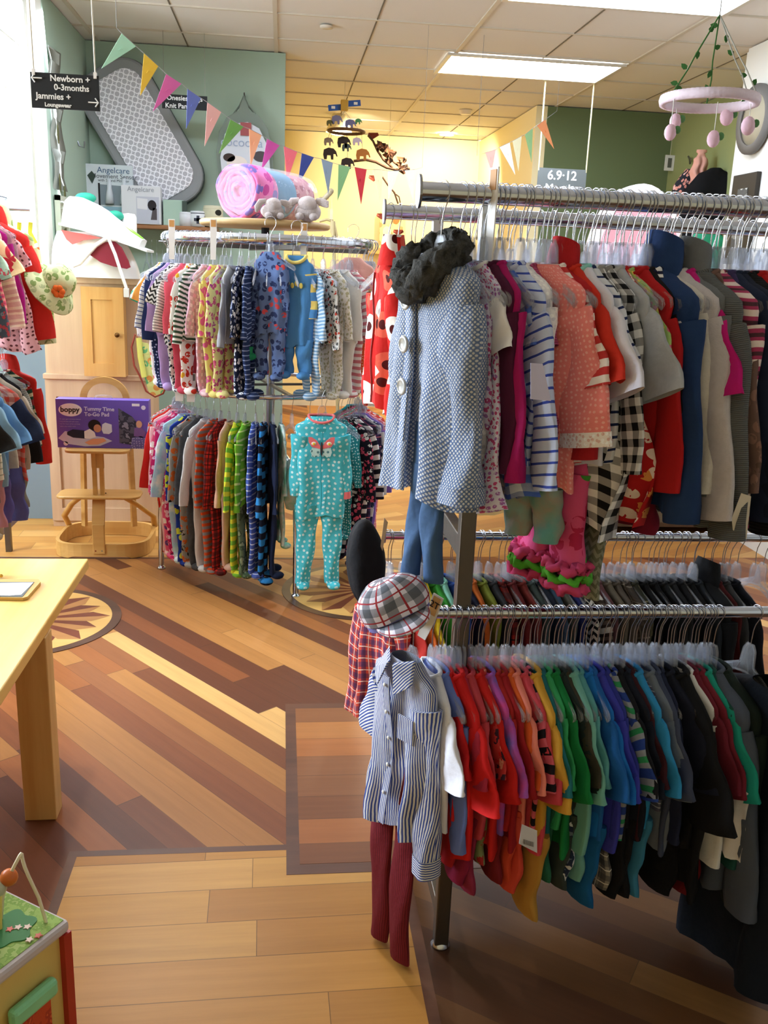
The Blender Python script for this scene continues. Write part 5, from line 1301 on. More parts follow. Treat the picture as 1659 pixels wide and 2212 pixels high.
for i in range(21):
    a = PI * i / 20; R.append([(.135 * math.cos(a), .11, .835 + .125 * math.sin(a)), (.10 * math.cos(a), .11, .835 + .09 * math.sin(a)), (.10 * math.cos(a), .13, .835 + .09 * math.sin(a)), (.135 * math.cos(a), .13, .835 + .125 * math.sin(a))])
ar.rings(R, cap0=True, cap1=True, smooth=False); ar.build('back_arch', M_BIRCH, t)
bx0 = atY(134, 865, 4.98); bx1 = atY(324, 966, 4.98)
t = thing('play_mat_box', 'purple boxed tummy time pad standing on the high chair', 'box', (-.955, 5.02, .603))
BW, BH = .485, .262
M_PUR = plain('#6a55b8', .45)
MB().bb((-BW / 2, -.04, 0), (BW / 2, .04, BH)).build('box', M_PUR, t)
FB = lambda x, z, d=0: ((x, -.041 - d, z), (1, 0, 0), (0, 0, 1))
el = [(.061 * math.cos(a), .035 * math.sin(a)) for a in [2 * PI * i / 28 for i in range(28)]]
MB().prism(el, FB(-.168, .205), .001).build('logo_oval', plain('#f2f2f6', .5), t)
text_part('boppy', .040, FB(-.170, .206, .001), plain('#3a3438', .5), t, 'logo_lettering', bold=.0012)
text_part('Tummy Time', .029, FB(-.096, .212, .0005), plain('#dcd8f4', .5), t, align='LEFT', bold=.0006)
text_part('To-Go Pad', .029, FB(-.096, .183, .0005), plain('#dcd8f4', .5), t, align='LEFT', bold=.0006)
for k, s_ in enumerate(('for open gym moments indoors', 'long and play pad with extra', 'toys for hours of fun and keep', "baby's toys within reach")):
    text_part(s_, .0085, FB(-.225, .155 - .013 * k, .0005), plain('#b8b0e0', .5), t, align='LEFT')
P_ = lambda pts, mat, nm, d=0: MB().prism(pts, FB(0, 0, d), .001).build(nm, mat, t)
P_([(-.238, .05), (-.20, .09), (-.12, .075), (.0, .06), (.045, .04), (-.02, .012), (-.10, .008), (-.19, .02)], plain('#c8cce8', .6), 'picture_mat')
P_([(-.19, .085), (-.16, .10), (-.10, .095), (-.085, .07), (-.095, .05), (-.16, .055), (-.19, .07)], plain('#1c2438', .6), 'picture_trousers', .001)
P_([(-.10, .09), (-.07, .105), (-.045, .085), (-.04, .06), (-.07, .05), (-.10, .052)], plain('#eeeef2', .6), 'picture_shirt', .0015)
P_([(-.045 + .033 * math.cos(a), .125 + .030 * math.sin(a)) for a in [2 * PI * i / 20 for i in range(20)]], plain('#1e1818', .8), 'picture_hair', .002)
P_([(-.03 + .020 * math.cos(a), .108 + .022 * math.sin(a)) for a in [2 * PI * i / 16 for i in range(16)]], plain('#c89070', .7), 'picture_face', .0025)
P_([(-.10, .03), (-.06, .05), (.0, .055), (.015, .04), (-.03, .02), (-.08, .018)], plain('#e0a080', .7), 'picture_pillow', .002)
P_([(.012 + .0, .14), (.045, .13), (.046, .09), (.03, .078), (.0, .08), (-.008, .10), (-.004, .13)], plain('#dce4f4', .6), 'picture_inset', .001)
P_([(.083, .22), (.155, .175), (.21, .10), (.215, .01), (.083, .03)], c('camo', '#5c5c6c', '#3a3a48', '#8a8a9c', .8), 'window_cutout', .001)
P_([(.15, .06), (.20, .07), (.235, .05), (.235, .0), (.14, .0)], c('dots', '#6a64a0', '#a8a8d0', None, .4), 'picture_pad', .002)
P_([(.19 + .016 * math.cos(a), .135 + .02 * math.sin(a)) for a in [2 * PI * i / 14 for i in range(14)]], plain('#d8a888', .7), 'picture_mother', .0025)
P_([(.165, .115), (.20, .118), (.225, .09), (.21, .06), (.16, .07)], plain('#7a5a9a', .7), 'picture_mother_top', .002)
P_([(.155, .232), (.195, .232), (.195, .246), (.155, .246)], plain('#e8e8ee', .5), 'price_sticker')
for cx, cz in ((.215, .225), (-.20, .022)): P_([(cx + .012 * math.cos(a), cz + .012 * math.sin(a)) for a in [2 * PI * i / 16 for i in range(16)]], plain('#dcdcf0', .5), 'seal')
MB().tube([(-.05, 0, BH - .004), (-.04, 0, BH + .014), (.0, 0, BH + .02), (.04, 0, BH + .014), (.05, 0, BH - .004)], .004, 6).build('handle', M_CLEAR, t)
# ============================================================ hanging signs
M_SLATE = plain('#1c1f22', .75); M_CHALK = plain('#e9ebea', .8); M_STRING = plain('#d8d4c4', .8)
def flatpx(pts, Y): return [atY(u, v, Y) for u, v in pts]
def sign(name, label, pts, Y, board, th=.008):
    P = flatpx(pts, Y); o = sum(P, Vector()) / 4; t = thing(name, label, 'sign', o)
    w = (P[1] - P[0]).length; h = (P[3] - P[0]).length
    MB().box((0, 0, 0), (w, th, h)).build('board', board, t)
    return t, w, h
t, w, h = sign('hanging_sign', 'black chalkboard sign reading Newborn and Jammies at the upper left', ((66, 154), (214, 166), (216, 242), (69, 231)), 3.5, M_SLATE)
fr = lambda x, z: ((x, -.005, z), (1, 0, 0), (0, 0, 1))
text_part('Newborn +', .028, fr(.018, .040), M_CHALK, t, bold=.0006)
text_part('0-3months', .027, fr(.022, .012), M_CHALK, t, bold=.0006)
text_part('Jammies +', .028, fr(-.040, -.018), M_CHALK, t, bold=.0006)
text_part('Loungewear', .018, fr(-.026, -.045), M_CHALK, t, bold=.0006)
def arrow(x, z, d, s=.017):
    MB().tube([(x - d * s, -.007, z), (x + d * s, -.007, z)], .0024, 5).build('arrow', M_CHALK, t)
    MB().tube([(x + d * s * .4, -.007, z + .014), (x + d * s, -.007, z), (x + d * s * .4, -.007, z - .014)], .0024, 5).build('arrow', M_CHALK, t)
arrow(-.092, .038, -1); arrow(.093, -.030, 1)
for s in (-1, 1):
    MB().tube([(s * w * .45, 0, h / 2), (s * w * .45 - .003, 0, .4), (s * w * .45 - .006, 0, CEIL - t.location.z)], .0028, 5).build('string', M_STRING, t)
    MB().box((s * w * .45, -.002, h / 2), (.010, .014, .020)).build('clip', M_WHITEP, t)
t, w, h = sign('hanging_sign', 'small black chalkboard sign with Onesies and Knit Pants behind the bunting', ((350, 203), (448, 208), (447, 239), (351, 234)), 6.6, M_SLATE)
text_part("Onesies + PJs", .042, fr(0, .022), M_CHALK, t, bold=.0006); text_part('Knit Pants', .042, fr(-.04, -.026), M_CHALK, t, bold=.0006)
for s in (-1, 1): MB().tube([(s * w * .45, 0, h / 2), (s * w * .45, 0, CEIL - t.location.z)], .0015, 4).build('string', plain('#8a8a80', .7), t)
t, w, h = sign('hanging_sign', 'grey chalkboard sign reading 6.9.12 Months hung from white cords', ((1160, 364), (1265, 365), (1264, 440), (1159, 439)), 7.31, plain('#6d7474', .6))
text_part('6.9·12', .095, fr(0, .075), M_CHALK, t, bold=.002); text_part('Months', .085, fr(0, -.02), M_CHALK, t, bold=.002)
for s in (-1, 1): MB().tube([(s * w * .49, 0, h / 2 - .02), (s * w * .49 + .0, 0, CEIL - t.location.z)], .006, 5).build('cord', plain('#e4dcae', .8), t)

# ============================================================ bunting
def bunting(label, flags, sy0, ends):
    pts3 = []; t = None
    allp = []
    for (a, b, tip, Y, h) in flags: allp.append(((a, b, tip), Y, h))
    o = atY(*flags[0][0], flags[0][3]); t = thing('bunting', label, 'bunting', o)
    line = []
    if ends[0]: line.append(atY(*ends[0]) - o)
    for (a, b, tip), Y, h in allp:
        A, B, T = atY(*a, Y), atY(*b, Y + .03), atY(*tip, Y + .01)
        n = (B - A).cross(T - A).normalized()
        nrm = n * .0008; mb = MB(); q = [A - o, B - o, T - o]
        mb.add([p + nrm for p in q] + [p - nrm for p in q], [(0, 1, 2), (5, 4, 3), (0, 3, 4, 1), (1, 4, 5, 2), (2, 5, 3, 0)])
        fl_ = mb.build('flag', plain(h, .85), t)
        cc = (A + B) * .36 + T * .28 - o; e = (B - A).normalized(); g = (T - (A + B) / 2).normalized(); s_ = (B - A).length * .10
        nn = n if n.y < 0 else -n
        MB().add([cc + nn * .003 + e * s_, cc + nn * .003 + g * s_ * 2.2 - e * s_ * .5, cc + nn * .003 - e * s_ * .2 + g * s_ * .3, cc + nn * .006 + e * s_ * .8, cc + nn * .006 + g * s_ * 2 - e * s_ * .4, cc + nn * .006 - e * s_ * .2], [(0, 1, 2), (3, 5, 4), (0, 3, 4, 1), (1, 4, 5, 2), (2, 5, 3, 0)]).build('flap', plain(h, .85), fl_)
        line += [A - o, B - o]
    if ends[1]: line.append(atY(*ends[1]) - o)
    line = [Vector((line[0].x, line[0].y, CEIL - o.z))] + line + [Vector((line[-1].x, line[-1].y, CEIL - o.z))]
    MB().tube(line, .0014, 4).build('string', plain('#8a8a86', .7), t)
bunting('long string of pastel triangle flags drooping across the sage and yellow walls', [
 ((263, 72), (294, 100), (219, 148), 4.30, '#a8dcc4'), ((311, 115), (342, 143), (303, 207), 4.40, '#eec648'), ((359, 160), (392, 181), (330, 241), 4.50, '#d468b0'),
 ((405, 192), (434, 212), (402, 278), 4.60, '#6a7ec8'), ((448, 221), (478, 242), (442, 316), 4.70, '#ecb8ae'), ((498, 258), (526, 274), (473, 332), 4.80, '#6aa850'),
 ((538, 278), (565, 292), (541, 360), 4.90, '#f4b080'), ((577, 300), (604, 314), (564, 368), 5.00, '#c8529c'), ((613, 316), (642, 328), (620, 392), 5.1, '#e8707a'),
 ((652, 331), (678, 340), (643, 402), 5.2, '#3c4e98'), ((694, 343), (719, 352), (709, 420), 5.3, '#8a9cac'), ((731, 355), (757, 361), (729, 434), 5.4, '#86b880'),
 ((766, 361), (792, 366), (780, 442), 5.5, '#c8323c'), ((805, 366), (827, 367), (822, 442), 5.65, '#f6eec0'), ((838, 369), (862, 369), (839, 430), 5.8, '#f2f2e6'), ((874, 368), (897, 366), (893, 436), 5.95, '#f0eadc')], 0, ((252, 60, 4.25), (912, 362, 6.0)))
bunting('short string of white, pale and orange flags rising towards the months sign', [
 ((1048, 330), (1071, 323), (1062, 372), 6.2, '#f2c0b4'), ((1079, 318), (1101, 308), (1113, 378), 6.3, '#f6f4ee'), ((1107, 305), (1127, 294), (1120, 370), 6.4, '#eeeac4'),
 ((1134, 291), (1151, 277), (1148, 350), 6.5, '#98c48c'), ((1160, 271), (1178, 258), (1197, 322), 6.6, '#ee9a66')], 0, ((1030, 336, 6.15), (1203, 240, 6.65)))

# ============================================================ things on the sage wall
# shelf
SZ = atY(400, 489, 6.85).z; sx0 = atY(185, 489, 6.85).x; sx1 = atY(470, 492, 6.85).x
t = thing('wall_shelf', 'brown wooden shelf with boxes and jars on the sage wall', 'shelf', ((sx0 + sx1) / 2, 6.9, SZ))
hx = (sx1 - sx0) / 2
MB().bb((-hx, -.13, -.028), (hx, .128, 0)).build('board', wood('#a8744a', '#7c5030', .6), t, .003)
for x in (-hx + .15, hx - .15): MB().bb((x - .012, .0, -.12), (x + .012, .125, -.028)).build('bracket', M_GUN, t)
rb = MB().tube([(0.05, -.10, -.11), (hx, -.10, -.11)], .010, 12).build('hanging_rod', M_CHROME, t)
for k in range(5):
    a = atY(316 + 11 * k, 500, 6.80); hanger(.010, (a.x, 6.80, SZ - .11), math.radians(-70 - 4 * k), 'clear plastic hanger with a wire hook under the sage wall shelf', 'hangers under the wall shelf')
def shelf_box(u0, u1, vt, Y, d, label, mat, name='product_box', cat='box'):
    a = atY(u0, 488, Y); b = atY(u1, 488, Y); top = atY(u0, vt, Y).z
    w = b.x - a.x; h = top - SZ
    t = thing(name, label, cat, ((a.x + b.x) / 2, Y + d / 2, SZ)); MB().bb((-w / 2, -d / 2, 0), (w / 2, d / 2, h)).build('box', mat, t, .003); return t, w, h, d
M_WBOX = plain('#c9d2d6', .4)
t, w, h, d = shelf_box(189, 290, 353, 6.86, .13, 'large white boxed baby monitor standing left on the wall shelf', M_WBOX)
FBx = lambda x, z, dd=0: ((x, -d / 2 - .001 - dd, z), (1, 0, 0), (0, 0, 1))
text_part('Angelcare', .055, FBx(.03, h * .90), plain('#3a5a7c', .5), t); text_part('Movement Sensor', .042, FBx(.035, h * .80), plain('#3c444c', .5), t); text_part('with Sound Monitor', .026, FBx(.03, h * .73), plain('#3c444c', .5), t)
MB().prism([(-w * .22, .12), (w * .46, .12), (w * .46, h * .64), (-w * .22, h * .66)], FBx(0, 0), .002).build('window_cutout', plain('#7d8a92', .25), t)
MB().prism([(-w * .24, .11), (-w * .20, .11), (-w * .20, h * .68), (-w * .24, h * .68)], FBx(0, 0, .001), .002).build('window_edge', M_BLACK, t)
for x, hh in ((.0, .16), (.10, .17)): MB().lathe([(0, 0), (.03, 0), (.026, .06), (.017, .10), (.012, hh), (0, hh)], 16, (x, -d / 2 - .006, .13)).build('monitor_unit', plain('#cfd6dc', .3), t)
MB().prism([(-w * .46, h * .8), (-w * .36, h * .88), (-w * .28, h * .8), (-w * .36, h * .66)], FBx(0, 0, .001), .001).build('logo_diamond', plain('#2c3c34', .5), t)
MB().prism([(-w * .15, .0), (w * .48, .0), (w * .48, .11), (-w * .15, .11)], FBx(0, 0), .002).build('colour_band', plain('#8fb4c4', .5), t)
t, w, h, d = shelf_box(264, 348, 399, 6.76, .10, 'smaller white box with a seated figure picture on the wall shelf', plain('#d4d6da', .4))
text_part('Angelcare', .045, FBx(.0, h * .90), plain('#8a9098', .5), t)
MB().prism([(-w * .12, h * .02), (w * .46, h * .02), (w * .46, h * .72), (-w * .12, h * .72)], FBx(0, 0), .001).build('picture', plain('#b9bcc8', .5), t)
MB().prism([(-w * .10, h * .40), (w * .16, h * .38), (w * .17, h * .66), (-w * .10, h * .68)], FBx(0, 0, .001), .001).build('picture_pad', plain('#d8d8dc', .5), t)
MB().prism([(w * .28 + .03 * math.cos(a), h * .50 + .035 * math.sin(a)) for a in [2 * PI * i / 14 for i in range(14)]], FBx(0, 0, .001), .001).build('picture_hair', plain('#20181c', .7), t)
MB().prism([(w * .24, h * .12), (w * .40, h * .12), (w * .40, h * .42), (w * .30, h * .44)], FBx(0, 0, .001), .001).build('picture_person', plain('#50484c', .7), t)
t, w, h, d = shelf_box(353, 398, 431, 6.80, .08, 'pale green framed glass block leaning on the wall shelf', plain('#a8c4b4', .2), 'glass_block', 'ornament')
MB().bb((w / 2 - .012, -d / 2 - .01, 0), (w / 2 + .014, d / 2, h * .98)).build('dark_edge', plain('#3c4a44', .3), t)
def jar(u, vt, r, label, mat, cross=True):
    a = atY(u, 488, 6.80); hh = atY(u, vt, 6.80).z - SZ
    t = thing('storage_jar', label, 'jar', (a.x, 6.82, SZ))
    MB().lathe([(0, 0), (r, 0), (r, hh * .8), (r * .96, hh * .82)], 24).build('jar_body', mat, t)
    MB().lathe([(r * .98, hh * .80), (r * 1.0, hh * .84), (r * .9, hh * .97), (0, hh)], 24, cap=False).build('lid', mat, t)
    if cross:
        MB().lathe([(r * 1.006, hh * .80), (r * 1.006, hh * .85)], 24, cap=False).build('dark_band', plain('#2a3040', .5), t)
        for w_, h_ in ((.055, .02), (.02, .055)): MB().box((0, -r, hh * .42), (w_, .006, h_)).build('cross', plain('#2a3040', .5), t)
jar(429, 455, .062, 'white jar with a dark cross on the wall shelf', plain('#dcdfe2', .3)); jar(402, 457, .05, 'white jar half hidden left of the cross jar', plain('#d4d6da', .3), False)
jar(460, 443, .07, 'beige dark-dotted pot behind the pink bedding roll', c('dots', '#c8c4a8', '#26241c', None, 2.6), False)

# changing pad hung on the wall
cpn = atY(308, 296, 6.93)
t = thing('changing_pad', 'grey quilted changing pad with ring pattern hung diagonally on the wall', 'changing pad', cpn)
t.rotation_euler = (0, math.radians(-31), 0)
def rrect(hx, hz, r, n=8):
    P = []
    for k in range(4):
        cx, cz = ((hx - r, hz - r), (-hx + r, hz - r), (-hx + r, -hz + r), (hx - r, -hz + r))[k]
        for i in range(n): a = PI / 2 * k + PI / 2 * i / (n - 1); P.append((cx + r * math.cos(a), cz + r * math.sin(a)))
    return P
FW = lambda y: ((0, y, 0), (1, 0, 0), (0, 0, 1))
MB().prism(rrect(.265, .52, .20), FW(.045), .05).build('dark_back', plain('#3c4844', .7), t, .012)
MB().prism(rrect(.26, .51, .19), FW(0), .06).build('border', plain('#8b8e90', .8), t, .02)
tt = NT('lattice_print'); o_ = tt.obj(); vo = tt.n('ShaderNodeTexVoronoi', i={'Vector': o_, 'Scale': 23.0, 'Randomness': 0.0})
fa = tt.math('GREATER_THAN', tt.math('ABSOLUTE', tt.math('SUBTRACT', vo.outputs['Distance'], .44)), .07)
M_LAT = tt.set(tt.mix(fa, lin('#f2f2f8'), lin('#b4b4bc')), .7)
MB().prism(rrect(.195, .435, .12), FW(-.032), .02).build('patterned_top', M_LAT, t, .006)
for k in range(2): MB().box((-.20 + .05 * k, -.04, .44 + .02 * k), (.035, .02, .09)).build('buckle', plain('#c8cccc', .3), t)
# mesh bag with carry card
cb = atY(528, 300, 6.92)
t = thing('mesh_bag', 'grey mesh bag with a cocoona card hanging on the sage wall', 'bag', cb)
bagp = [(atY(u, v, 6.92) - cb) for u, v in ((527, 208), (515, 240), (490, 255), (474, 285), (468, 330), (472, 380), (480, 410), (585, 412), (590, 370), (588, 320), (578, 278), (560, 252), (540, 240))]
tm = NT('mesh_net'); tm.set(lin('#8d9a90'), .8); trm = tm.n('ShaderNodeBsdfTransparent'); mxm = tm.n('ShaderNodeMixShader', i={0: .55, 1: trm.outputs[0], 2: tm.b.outputs[0]}); tm.link(mxm.outputs[0], tm.out.inputs['Surface'])
MB().prism([(p.x, p.z) for p in bagp], FW(0), .06).build('net', tm.m, t)
crd = [(atY(u, v, 6.88) - cb) for u, v in ((480, 380), (476, 340), (486, 290), (506, 268), (535, 264), (560, 278), (580, 320), (584, 370), (582, 410), (482, 410))]
MB().prism([(p.x, p.z) for p in crd], FW(-.045), .012).build('card', plain('#cdd2da', .5), t)
cq = atY(531, 279, 6.86) - cb; MB().box((cq.x, -.06, cq.z), (.075, .006, .085)).build('red_label', plain('#9a4648', .5), t)
cq = atY(522, 308, 6.86) - cb; text_part('cocoona', .085, ((cq.x, -.054, cq.z), (1, 0, 0), (0, 0, 1)), plain('#9aa8c0', .5), t)
for u, v, r, h_ in ((495, 340, .035, '#3a2c28'), (563, 338, .045, '#4c4448'), (512, 352, .06, '#e6dcd4')):
    cq = atY(u, v, 6.86) - cb; MB().prism([(cq.x + r * 1.2 * math.cos(a), cq.z + r * .8 * math.sin(a)) for a in [2 * PI * i / 16 for i in range(16)]], FW(-.053), .003).build('picture_detail', plain(h_, .7), t)
MB().tube([(atY(u, v, 6.92) - cb) for u, v in ((505, 246), (518, 228), (527, 206), (536, 228), (552, 247))], .006, 6).build('cord', plain('#6e7c70', .7), t)
hk = MB().tube([(0, .06, 0), (0, 0, -.01), (0, -.02, .01)], .006, 6).build('wall_hook', M_STEEL); hk.location = atY(528, 205, 6.97); tag(hk, 'small metal wall hook holding the mesh bag', 'hook')
for u, v, w_ in ((168, 315, 'upper'), (148, 440, 'lower')):
    q = atX(u, v, -1.36); o = MB().tube([(0, 0, .03), (.01, 0, 0), (.04, 0, -.01), (.045, 0, .03)], .005, 6).build('wall_hook', M_STEEL); o.location = q; tag(o, w_ + ' empty wire hook on the left green side wall', 'hook')
# paper scroll and louvred shutter on the side wall
a = atX(108, 110, -1.33); b = atX(142, 420, -1.33)
Y0, Y1 = a.y, b.y + .0
t = thing('paper_banner', 'long grey-white paper banner with dark ovals on the left side wall', 'poster', (-1.35, 6.0, 1.6))
zt = atX(112, 105, -1.35).z; zb = atX(140, 415, -1.35).z
mbp = MB(); mbp.rings([[(.0 + .012 * math.sin(k * 1.7), -.12, z - 1.6), (.012 + .012 * math.sin(k * 1.9 + 1), .12, z - 1.6), (.010 + .012 * math.sin(k * 1.9 + 1), .12, z - 1.6), (-.002 + .012 * math.sin(k * 1.7), -.12, z - 1.6)] for k, z in enumerate([zt + (zb - zt) * i / 10 for i in range(11)])], cap0=True, cap1=True)
mbp.build('paper', plain('#8a8e84', .8), t)
for y_, z_ in ((-.06, .42), (.05, .36), (.02, .16), (-.05, .70)): MB().ball((.02, y_, z_), (.004, .025, .06), 12).build('painted_oval', plain('#5a5a34', .7), t)
t = thing('louvred_shutter', 'narrow white louvred shutter panel beside the window', 'shutter', (-1.34, 5.98, 1.2))
for y_ in (-.12, .11): MB().bb((-.01, y_, 0), (.02, y_ + .02, .75)).build('stile', plain('#c8ccb8', .5), t)
for z_ in (0, .72): MB().bb((-.01, -.12, z_), (.02, .13, z_ + .03)).build('crosspiece', plain('#c8ccb8', .5), t)
sl = MB()
for k in range(20): sl.box((.005, .005, .05 + .034 * k), (.006, .21, .034), Matrix.Rotation(.5, 3, 'Y'))
sl.build('louvres', plain('#c8ccb8', .5), t)
MB().ball((.03, -.10, .18), .010, 10).build('knob', metal('#8a7448', .4), t)

# ============================================================ round rack top shelf and what it carries
dc = Vector((RC.x - .03, RC.y - .02, 1.778))
t = thing('round_shelf', 'round pine shelf board on top of the round clothing rack', 'shelf', dc)
MB().lathe([(0, 0), (.318, 0), (.328, .008), (.328, .022), (.318, .030), (0, .030)], 56).build('board', wood('#d8b884', '#bc9458', .5, 0, .45), t)
MB().tube([(0, 0, -.06), (0, 0, 0)], .02, 12).build('support', M_BLACK, t)
TZ = dc.z + .030
# bedding roll in clear film
q0 = atY(515, 416, 4.62); r0 = .128
t = thing('bedding_roll', 'pink cartoon-print bedding rolled up in clear plastic on the round shelf', 'bedding', (q0.x, 4.66, TZ + r0))
AXR = Vector((.30, .42, 0)).normalized()
sdv = Vector((AXR.y, -AXR.x, 0)) * -1
def cyl(mb, x0, x1, r_, n=28, wob=.0, squash=1.0):
    R = []
    for i in range(9):
        s = i / 8; o = AXR * (x0 + (x1 - x0) * s)
        e = 1 - .08 * (abs(2 * s - 1) ** 4)
        R.append([o + sdv * (math.cos(2 * PI * j / n) * r_ * e * (1 + wob * math.sin(5 * j + i))) + Vector((0, 0, math.sin(2 * PI * j / n) * r_ * e * squash)) for j in range(n)])
    return mb.rings(R, cap0=True, cap1=True)
M_PQ = c('print', '#ee88c4', '#c8509c', '#8a78c8', 2.0)
for k, rr_ in enumerate((.118, .098, .078, .058, .038)):
    R = []
    w_ = .013
    for i in range(33):
        a = 2 * PI * i / 32; e = 1 + .06 * math.sin(3 * a + k * 1.7) + .03 * math.sin(7 * a + k)
        rad = Vector(sdv * math.cos(a)) + Vector((0, 0, math.sin(a)))
        R.append([rad * (rr_ * e - w_) + AXR * .0, rad * (rr_ * e - w_ * .4) - AXR * (.016 - .003 * k), rad * (rr_ * e + w_ * .4) - AXR * (.016 - .003 * k), rad * (rr_ * e + w_) + AXR * .0, rad * (rr_ * e + w_) + AXR * .10, rad * (rr_ * e - w_) + AXR * .10])
    MB().rings(R).build('quilt_fold', M_PQ if k % 2 == 0 else c('solid', '#e678b8'), t)
cyl(MB(), .02, .17, .120).build('pink_section', M_PQ, t)
cyl(MB(), .17, .33, .118, wob=.01).build('blue_section', c('solid', '#5a9ac4'), t)
cyl(MB(), .33, .50, .112, wob=.01).build('rose_section', c('print', '#cf8a9c', '#a85070', '#e0b0b8', 1.0), t)
f = cyl(MB(), -.022, .52, .127, wob=.012); f.build('clear_wrap', wrap_film(), t)
def lamb(u, v, Y, label, rz, sc=1.0):
    q = atY(u, v, Y); t = thing('plush_lamb', label, 'plush toy', (q.x, Y, TZ), rz); t.scale = (sc,) * 3
    MW = c('fur', '#fbf0ee', '#f0e0de')
    noisy(MB().ball((0, 0, .036), (.058, .05, .038), 20), .004, 40).build('body', MW, t)
    noisy(MB().ball((.0, -.02, .066), (.042, .040, .036), 18), .004, 40, 3).build('head', MW, t)
    for s in (-1, 1):
        MB().tube([(s * .035, -.02, .085), (s * .062, -.02, .078), (s * .082, -.025, .050 + .02 * (s > 0)), (s * .088, -.03, .028 + .03 * (s > 0))], [.010, .017, .016, .006], 10, flat=.45).build('ear', MW, t)
        MB().ball((s * .03, -.045, .016), (.02, .026, .016), 12).build('paw', MW, t)
lamb(588, 452, 4.56, 'white plush lamb on the round shelf touching the bedding roll', math.radians(14), .95)
lamb(665, 455, 4.60, 'white plush lamb on the round shelf at its right end', math.radians(-8), 1.12)

# ============================================================ mobiles
q = atY(1532, 218, 3.12)
t = thing('baby_mobile', 'pink ring mobile with felt berries and leafy strings at the upper right', 'mobile', q)
r_ = .148
rg = MB(); R = []
for i in range(121):
    a = 2 * PI * i / 120; rb_ = .0035 * (i % 2); R.append([((r_ + dr) * math.cos(a), (r_ + dr) * math.sin(a), dz) for dr, dz in ((-.010 - rb_, 0), (-.006 - rb_, -.015), (.006 + rb_, -.015), (.010 + rb_, 0), (.006 + rb_, .015), (-.006 - rb_, .015))])
rg.rings(R); rg.build('ring', c('solid', '#e8d8e4'), t)
top = atY(1555, 32, 3.12) - q; M_GR = c('solid', '#3a6a34')
MB().tube([top, top + Vector((0, 0, CEIL - q.z - top.z))], .002, 5).build('hanging_cord', plain('#8c8c84', .7), t)
for k, a in enumerate((3.4, 5.6, 1.2, 2.3, .1)):
    p = Vector((r_ * math.cos(a), r_ * math.sin(a), .012)); mid = (p + top) / 2 + Vector((.004 * math.sin(k * 3), 0, 0))
    cord = MB().tube([p, p + (top - p) * .3 + Vector((.004, 0, 0)), mid, top], .0024, 5).build('string', M_GR if k in (0, 2) else plain('#a8a89c', .8), t)
    for j in range(4 if k in (0, 4, 2) else 1):
        lp = p + (top - p) * (.06 + .24 * j + .05 * k % .2); ang = j * 2.4 + k
        e1 = Vector((math.cos(ang), .3, math.sin(ang))).normalized(); e2 = Vector((-math.sin(ang), .2, math.cos(ang))).normalized()
        MB().prism([(0, 0), (.007, .008), (.017, .007), (.026, 0), (.017, -.007), (.007, -.008)], (lp, e1, e2), .002).build('leaf', M_GR, t)
for u, v, s_ in ((1459, 262, 1.0), (1448, 286, 1.0), (1541, 300, 1.05), (1570, 252, 1.15), (1616, 272, 1.15)):
    p = atY(u, v, 3.12 + (.10 if v < 270 else -.06)) - q
    cp = Vector((p.x, p.y, -.012)); MB().tube([cp, p], .0014, 4).build('string', plain('#d8d8d0', .8), t)
    bb_ = MB(); bb_.ball((p.x, p.y, p.z), (.020 * s_, .018 * s_, .026 * s_), 14); bb_.build('felt_berry', c('solid', '#e8c4d4'), t)
    MB().ball((p.x + .020 * s_, p.y - .006, p.z + .008), (.012, .009, .013), 10).build('felt_leaf', c('solid', '#5a8a58'), t)

q = atY(748, 284, 7.9)
t = thing('wooden_mobile', 'wooden animal mobile with a blue aeroplane before the yellow wall', 'mobile', q)
M_BRN, M_DKB, M_OR = plain('#5c3c1c', .6), plain('#2a1c18', .7), plain('#a8641c', .6)
MB().tube([(.145 * math.cos(a), .145 * math.sin(a), 0) for a in [2 * PI * i / 32 for i in range(32)]], .012, 8, closed=True).build('ring', M_BRN, t)
pl_ = atY(744, 228, 7.9) - q
MB().tube([(pl_.x, 0, pl_.z), (pl_.x, 0, CEIL - q.z)], .002, 4).build('string', M_STRING, t)
MB().bb((pl_.x - .03, -.03, pl_.z - .04), (pl_.x + .03, .03, pl_.z + .04)).build('cockpit', plain('#c8a040', .5), t, .006)
for s in (-1, 1):
    MB().box((pl_.x + s * .075, 0, pl_.z + .02 * s), (.11, .012, .045), Matrix.Rotation(-.12, 3, 'Y')).build('wing', plain('#2c5ab0', .4), t)
    MB().box((pl_.x + s * .09, -.008, pl_.z + .02 * s), (.03, .004, .02)).build('leaf_mark', plain('#f0f0f0', .5), t)
for a in (0.4, 2.5, 4.4): MB().tube([(.145 * math.cos(a), .145 * math.sin(a), 0), (pl_.x, 0, pl_.z - .04)], .0018, 4).build('string', M_STRING, t)
def animal(u, v, s_, mat, name='wooden_elephant', Y=7.9):
    p = atY(u, v, Y) - q; mb = MB()
    body = [(-.05, -.01), (-.045, .025), (-.01, .04), (.03, .035), (.05, .015), (.062, -.02), (.054, -.022), (.046, -.004), (.03, -.004), (.03, -.045), (.012, -.045), (.008, -.015), (-.018, -.015), (-.022, -.045), (-.042, -.045)]
    mb.prism([(x * s_, z * s_) for x, z in body], ((p.x, 0, p.z), (1, 0, 0), (0, 0, 1)), .016); o = mb.build(name, mat, t)
    MB().tube([(p.x, 0, p.z + .03 * s_), (p.x * .9, 0, max(0, p.z) if p.z > 0 else 0)], .0012, 4).build('string', M_DKB, t)
